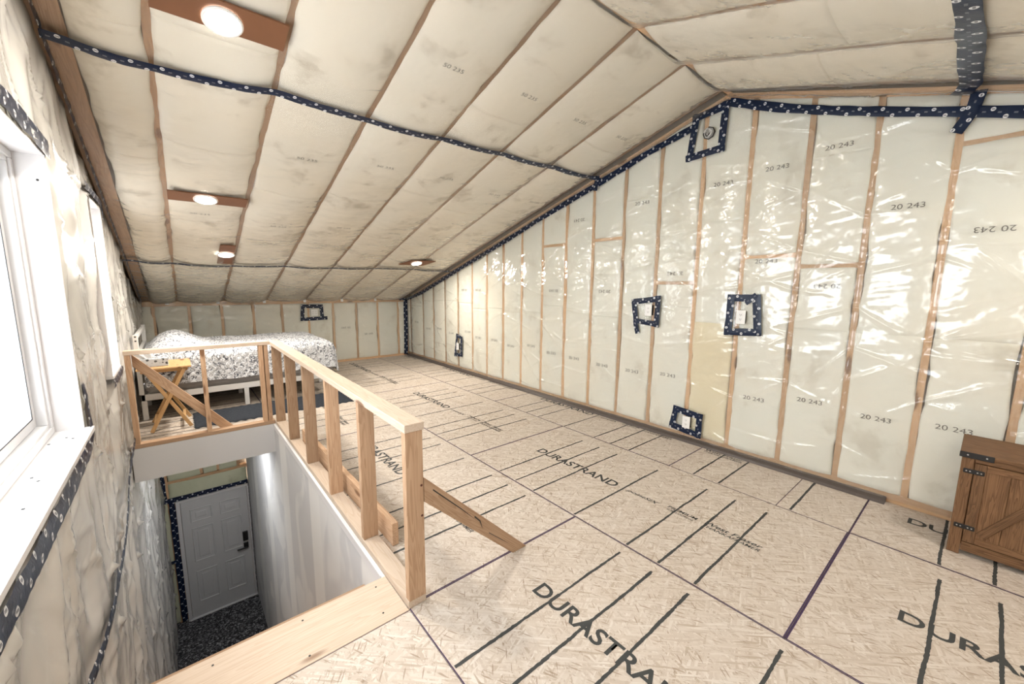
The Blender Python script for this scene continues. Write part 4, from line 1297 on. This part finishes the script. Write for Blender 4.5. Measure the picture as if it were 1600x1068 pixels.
# ================================================================== BED
BX0, BX1, BY0, BY1 = -0.385, 1.66, 5.88, 7.30
bed = empty('bed', ((BX0 + BX1) / 2, (BY0 + BY1) / 2, 0), 'double bed with white metal frame and grey floral quilt', 'bed')
for (y0, y1) in ((BY0, BY0 + 0.035), (BY1 - 0.035, BY1)):
    box('side_rail', (BX0, BX1), (y0, y1), (0.215, 0.285), FRAMEW, bed, 0.003)
for (x0, x1) in ((BX0, BX0 + 0.035), (BX1 - 0.035, BX1)):
    box('end_rail', (x0, x1), (BY0, BY1), (0.215, 0.285), FRAMEW, bed, 0.003)
box('centre_rail', (BX0, BX1), (6.57, 6.61), (0.215, 0.28), FRAMEW, bed, 0.003)
for x in (BX0 + 0.02, 0.585, BX1 - 0.04):
    for y in (BY0 + 0.02, 6.59, BY1 - 0.02):
        box('leg', (x - 0.024, x + 0.024), (y - 0.02, y + 0.02), (0.0015, 0.2145), FRAMEW, bed, 0.003)
for y in (BY0 + 0.02, BY1 - 0.02):
    box('headboard_post', (BX0 - 0.012, BX0 + 0.03), (y - 0.025, y + 0.025), (0.286, 0.95), FRAMEW, bed, 0.003)
for z in (0.92, 0.72, 0.52):
    box('headboard_rail', (BX0 - 0.008, BX0 + 0.026), (BY0 + 0.045, BY1 - 0.045), (z - 0.02, z + 0.02), FRAMEW, bed, 0.003)
for z in (0.93, 0.885):
    cyl('bolt_cap', (BX0 + 0.01, BY0 - 0.006, z), (0, -1, 0), 0.008, 0.004, SCREW, bed, 10)
box('mattress', (BX0 + 0.04, BX1 - 0.01), (BY0 - 0.005, BY1 - 0.02), (0.286, 0.62), BOXSPR, bed, 0.04)
# quilt: a sheet folded over the mattress edges
ns, nt_ = 190, 160
Ls, Lt = (BX1 - BX0) + 0.40, (BY1 - BY0) + 0.34 + 0.68  # unseen far side hangs longer to block light under the bed
S_, T_ = np.meshgrid(np.linspace(0, Ls, ns), np.linspace(-0.34, Lt - 0.34, nt_), indexing='ij')
def fold(s, lo, hi, r=0.10):
    """position and drop of cloth laid over an edge at lo and hi"""
    p = s.copy(); d = np.zeros_like(s)
    for sign, e in ((1, hi), (-1, lo)):
        q = (s - e) * sign + r * 0.8
        a = np.clip(q / r, 0, math.pi / 2)
        over = np.clip(q - r * math.pi / 2, 0, None)
        m_ = q > 0
        p = np.where(m_, e + sign * (-r * 0.8 + r * np.sin(a) + over * 0.10), p)
        d = np.where(m_, r * (1 - np.cos(a)) + over, d)
    return p, d
xs_, dx_ = fold(BX0 + 0.05 + S_, -99, BX1 - 0.02)
ys_, dy_ = fold(BY0 + T_, BY0 - 0.01, BY1 - 0.01)
top = 0.725 + 0.012 * vnoise(S_, T_, 0.30, 81)
pill = 0.16 * np.exp(-((S_ - 0.27) / 0.24) ** 2) * (1 - np.clip(np.abs(T_ - 0.74) / 0.80, 0, 1) ** 3)
pill -= 0.05 * np.exp(-((S_ - 0.0) / 0.07) ** 2)
dr = np.maximum(dx_, dy_) + 0.25 * np.minimum(dx_, dy_)
z_ = np.maximum(top + pill * np.exp(-dr / 0.15) - dr, np.where(T_ > 1.2, 0.02, 0.30))
hem = 0.40 + 0.02 * np.sin(S_ * 2.2)
qd = np.sin((S_ + T_) * 38) * np.sin((S_ - T_) * 38)
puff = 0.014 * np.sqrt(np.abs(qd))
fl = 0.02 * vnoise(S_ * 1.0, T_ * 0.2, 0.14, 83) * np.clip(dy_ / 0.2, 0, 1)
fl2 = 0.025 * vnoise(S_ * 0.2, T_, 0.16, 84) * np.clip(dx_ / 0.2, 0, 1)
Pq = np.stack([xs_ + fl2 + puff * (dx_ > 0.08), ys_ + (fl - puff) * np.sign(T_ - 0.7) * -1 * -1 * np.where(dy_ > 0.02, 1, 0), z_ + puff * (dr < 0.08)], axis=-1)
uvq = np.stack([S_, T_], axis=-1)
grid_obj('quilt', Pq, QUILT, bed, uvs=uvq)

# ================================================================== RUG
nx, ny = 130, 40
u = np.linspace(0.035, 1.675, nx); v = np.linspace(0, 1, ny)
U, V = np.meshgrid(u, v, indexing='ij')
Y = 5.205 + 0.012 * np.sin(u * 75)[:, None] + V * (0.645 + 0.012 * np.sin(u * 75 + 1.0)[:, None] - 0.012 * np.sin(u * 75)[:, None])
Z = 0.010 + 0.002 * vnoise(U, Y, 0.2, 85)
Z[0, :] = 0.001; Z[-1, :] = 0.001; Z[:, 0] = 0.001; Z[:, -1] = 0.001
U[0, :] += 0.008 * np.sin(v * 60); U[-1, :] += 0.008 * np.sin(v * 60)
rug = grid_obj('rug', np.stack([U, Y, Z], axis=-1), RUG)
tag(rug, 'dark charcoal woven rug with wavy edges beside the bed', 'rug')

# ================================================================== FOLDING TABLE AND TISSUES
TX0, TX1, TY0, TY1, TZ = -0.365, 0.062, 5.285, 5.80, 0.665
tb = empty('folding_table', ((TX0 + TX1) / 2, (TY0 + TY1) / 2, 0), 'small honey coloured wooden folding tray table beside the bed', 'table')
box('table_top', (TX0, TX1), (TY0, TY1), (TZ - 0.018, TZ), BAMBOO, tb, 0.003)
for y in (TY0 + 0.04, TY1 - 0.04):
    box('cleat', (TX0 + 0.03, TX1 - 0.03), (y - 0.01, y + 0.01), (TZ - 0.05, TZ - 0.0185), BAMBOO, tb, 0.002)
for (ya, yb) in ((5.31, 5.335), (5.70, 5.725)):
    bar('leg', (-0.30, (ya), 0.008), (0.005, ya, TZ - 0.03), 0.032, 0.018, (1, 0, 0), BAMBOO, tb, 0.002)
    bar('leg', (0.015, (yb), 0.008), (-0.30, yb, TZ - 0.03), 0.032, 0.018, (1, 0, 0), BAMBOO, tb, 0.002)
box('stretcher', (-0.276, -0.250), (5.32, 5.69), (0.085, 0.105), BAMBOO, tb, 0.002)
box('stretcher', (-0.045, -0.020), (5.345, 5.715), (0.085, 0.105), BAMBOO, tb, 0.002)
tis = empty('tissue_box', (-0.23, 5.46, TZ), 'grey patterned tissue box with white tissue on the folding table', 'tissue box')
box('carton', (-0.335, -0.118), (5.40, 5.52), (TZ + 0.0005, TZ + 0.080), CARTON, tis, 0.003)
n = 20
S2, T2 = np.meshgrid(np.linspace(-1, 1, n), np.linspace(0, 1, n), indexing='ij')
Pt = np.stack([-0.27 + 0.055 * S2 * (0.6 + T2) - 0.04 * T2, 5.46 + 0.022 * np.sin(S2 * 5 + T2 * 2) * (0.4 + T2), TZ + 0.079 + 0.075 * T2 * (1 - 0.25 * S2 ** 2) + 0.01 * np.sin(S2 * 7)], axis=-1)
grid_obj('tissue', Pt, TISSUE, tis)

# ================================================================== CABINET
CX0, CX1, CY1, CY0, CT = 3.36, 3.775, 0.015, -0.80, 0.612
cab = empty('barn_cabinet', ((CX0 + CX1) / 2, (CY0 + CY1) / 2, 0), 'rustic brown barn door cabinet with black strap hinges', 'cabinet')
def CB(nm, x, y, z, bev=0.0015, mat=None): return box(nm, x, y, z, BARN if mat is None else mat, cab, bev)
CB('top_board', (CX0 - 0.012, CX1), (CY0 - 0.01, CY1 + 0.010), (CT - 0.022, CT), 0.003)
CB('side_panel', (CX0 + 0.02, CX1 - 0.005), (CY1 - 0.022, CY1 - 0.002), (0.055, CT - 0.023))
CB('side_panel', (CX0 + 0.02, CX1 - 0.005), (CY0, CY0 + 0.02), (0.055, CT - 0.023))
CB('back_panel', (CX1 - 0.012, CX1 - 0.004), (CY0 + 0.022, CY1 - 0.024), (0.055, CT - 0.024))
CB('base_shelf', (CX0 + 0.02, CX1 - 0.014), (CY0 + 0.022, CY1 - 0.024), (0.06, 0.078))
CB('top_rail', (CX0 + 0.001, CX0 + 0.022), (CY0 + 0.051, CY1 - 0.051), (CT - 0.052, CT - 0.0225))
CB('bottom_rail', (CX0 + 0.004, CX0 + 0.022), (CY0 + 0.051, CY1 - 0.051), (0.028, 0.082))
for y in (CY1 - 0.050, CY0):
    CB('corner_leg', (CX0, CX0 + 0.030), (y, y + 0.050), (0.0015, CT - 0.0225), 0.003)
    CB('corner_leg', (CX1 - 0.035, CX1 - 0.004), (y, y + 0.050), (0.0015, CT - 0.0225), 0.003)
def barn_door(ya, yb, flip):
    d = empty('cabinet_door', (CX0, (ya + yb) / 2, 0.08)); adopt(d, cab)
    off = Vector((CX0, (ya + yb) / 2, 0.08))
    z0, z1 = 0.088, CT - 0.056
    def db(nm, x, y, z, mat=BARN, bev=0.0015):
        o = box(nm, x, y, z, mat, None, bev); o.parent = d; o.location = o.location - off; return o
    nb = 3
    wv = (yb - ya - 0.086) / nb
    for k in range(nb):
        db('plank', (CX0 + 0.004, CX0 + 0.012), (ya + 0.043 + k * wv + 0.0006, ya + 0.043 + (k + 1) * wv - 0.0006), (z0 + 0.03, z1 - 0.03))
    db('stile', (CX0 - 0.003, CX0 + 0.012), (ya, ya + 0.044), (z0, z1))
    db('stile', (CX0 - 0.003, CX0 + 0.012), (yb - 0.044, yb), (z0, z1))
    db('rail', (CX0 - 0.002, CX0 + 0.012), (ya + 0.0445, yb - 0.0445), (z0, z0 + 0.036))
    db('rail', (CX0 - 0.002, CX0 + 0.012), (ya + 0.0445, yb - 0.0445), (z1 - 0.036, z1))
    p, q_ = (yb - 0.062, ya + 0.062)
    o = bar('diagonal_brace', (CX0 + 0.0005, p, z0 + 0.055), (CX0 + 0.0005, q_, z1 - 0.055 if flip else z1 - 0.055), 0.038, 0.010, (0, 0, 1), BARN, None, 0.0015)
    o.parent = d; o.location = o.location - off
    return d
cm = (CY0 + CY1) / 2
barn_door(cm + 0.002, CY1 - 0.053, False)
barn_door(CY0 + 0.053, cm - 0.002, True)
for z in (0.505, 0.175):
    for y in (CY1 - 0.052, CY0 + 0.052):
        h_ = box('hinge', (CX0 - 0.008, CX0 - 0.0032), (y - 0.040, y + 0.040), (z - 0.013, z + 0.013), BLACK, cab, 0.003)
        for dy in (-0.028, -0.014, 0.014, 0.028):
            cyl('hinge_screw', (CX0 - 0.0085, y + dy, z), (-1, 0, 0), 0.0035, 0.0015, METAL, cab, 8)
for y in (CY1 - 0.055, CY0 + 0.06):
    br = box('corner_bracket', (CX0 - 0.0165, CX0 - 0.0125), (y - 0.062, y + 0.066), (CT - 0.030, CT + 0.003), BLACK, cab, 0.002)
    for dy in (-0.035, 0.035):
        cyl('bracket_screw', (CX0 - 0.0168, y + dy, CT - 0.013), (-1, 0, 0), 0.004, 0.0015, METAL, cab, 8)
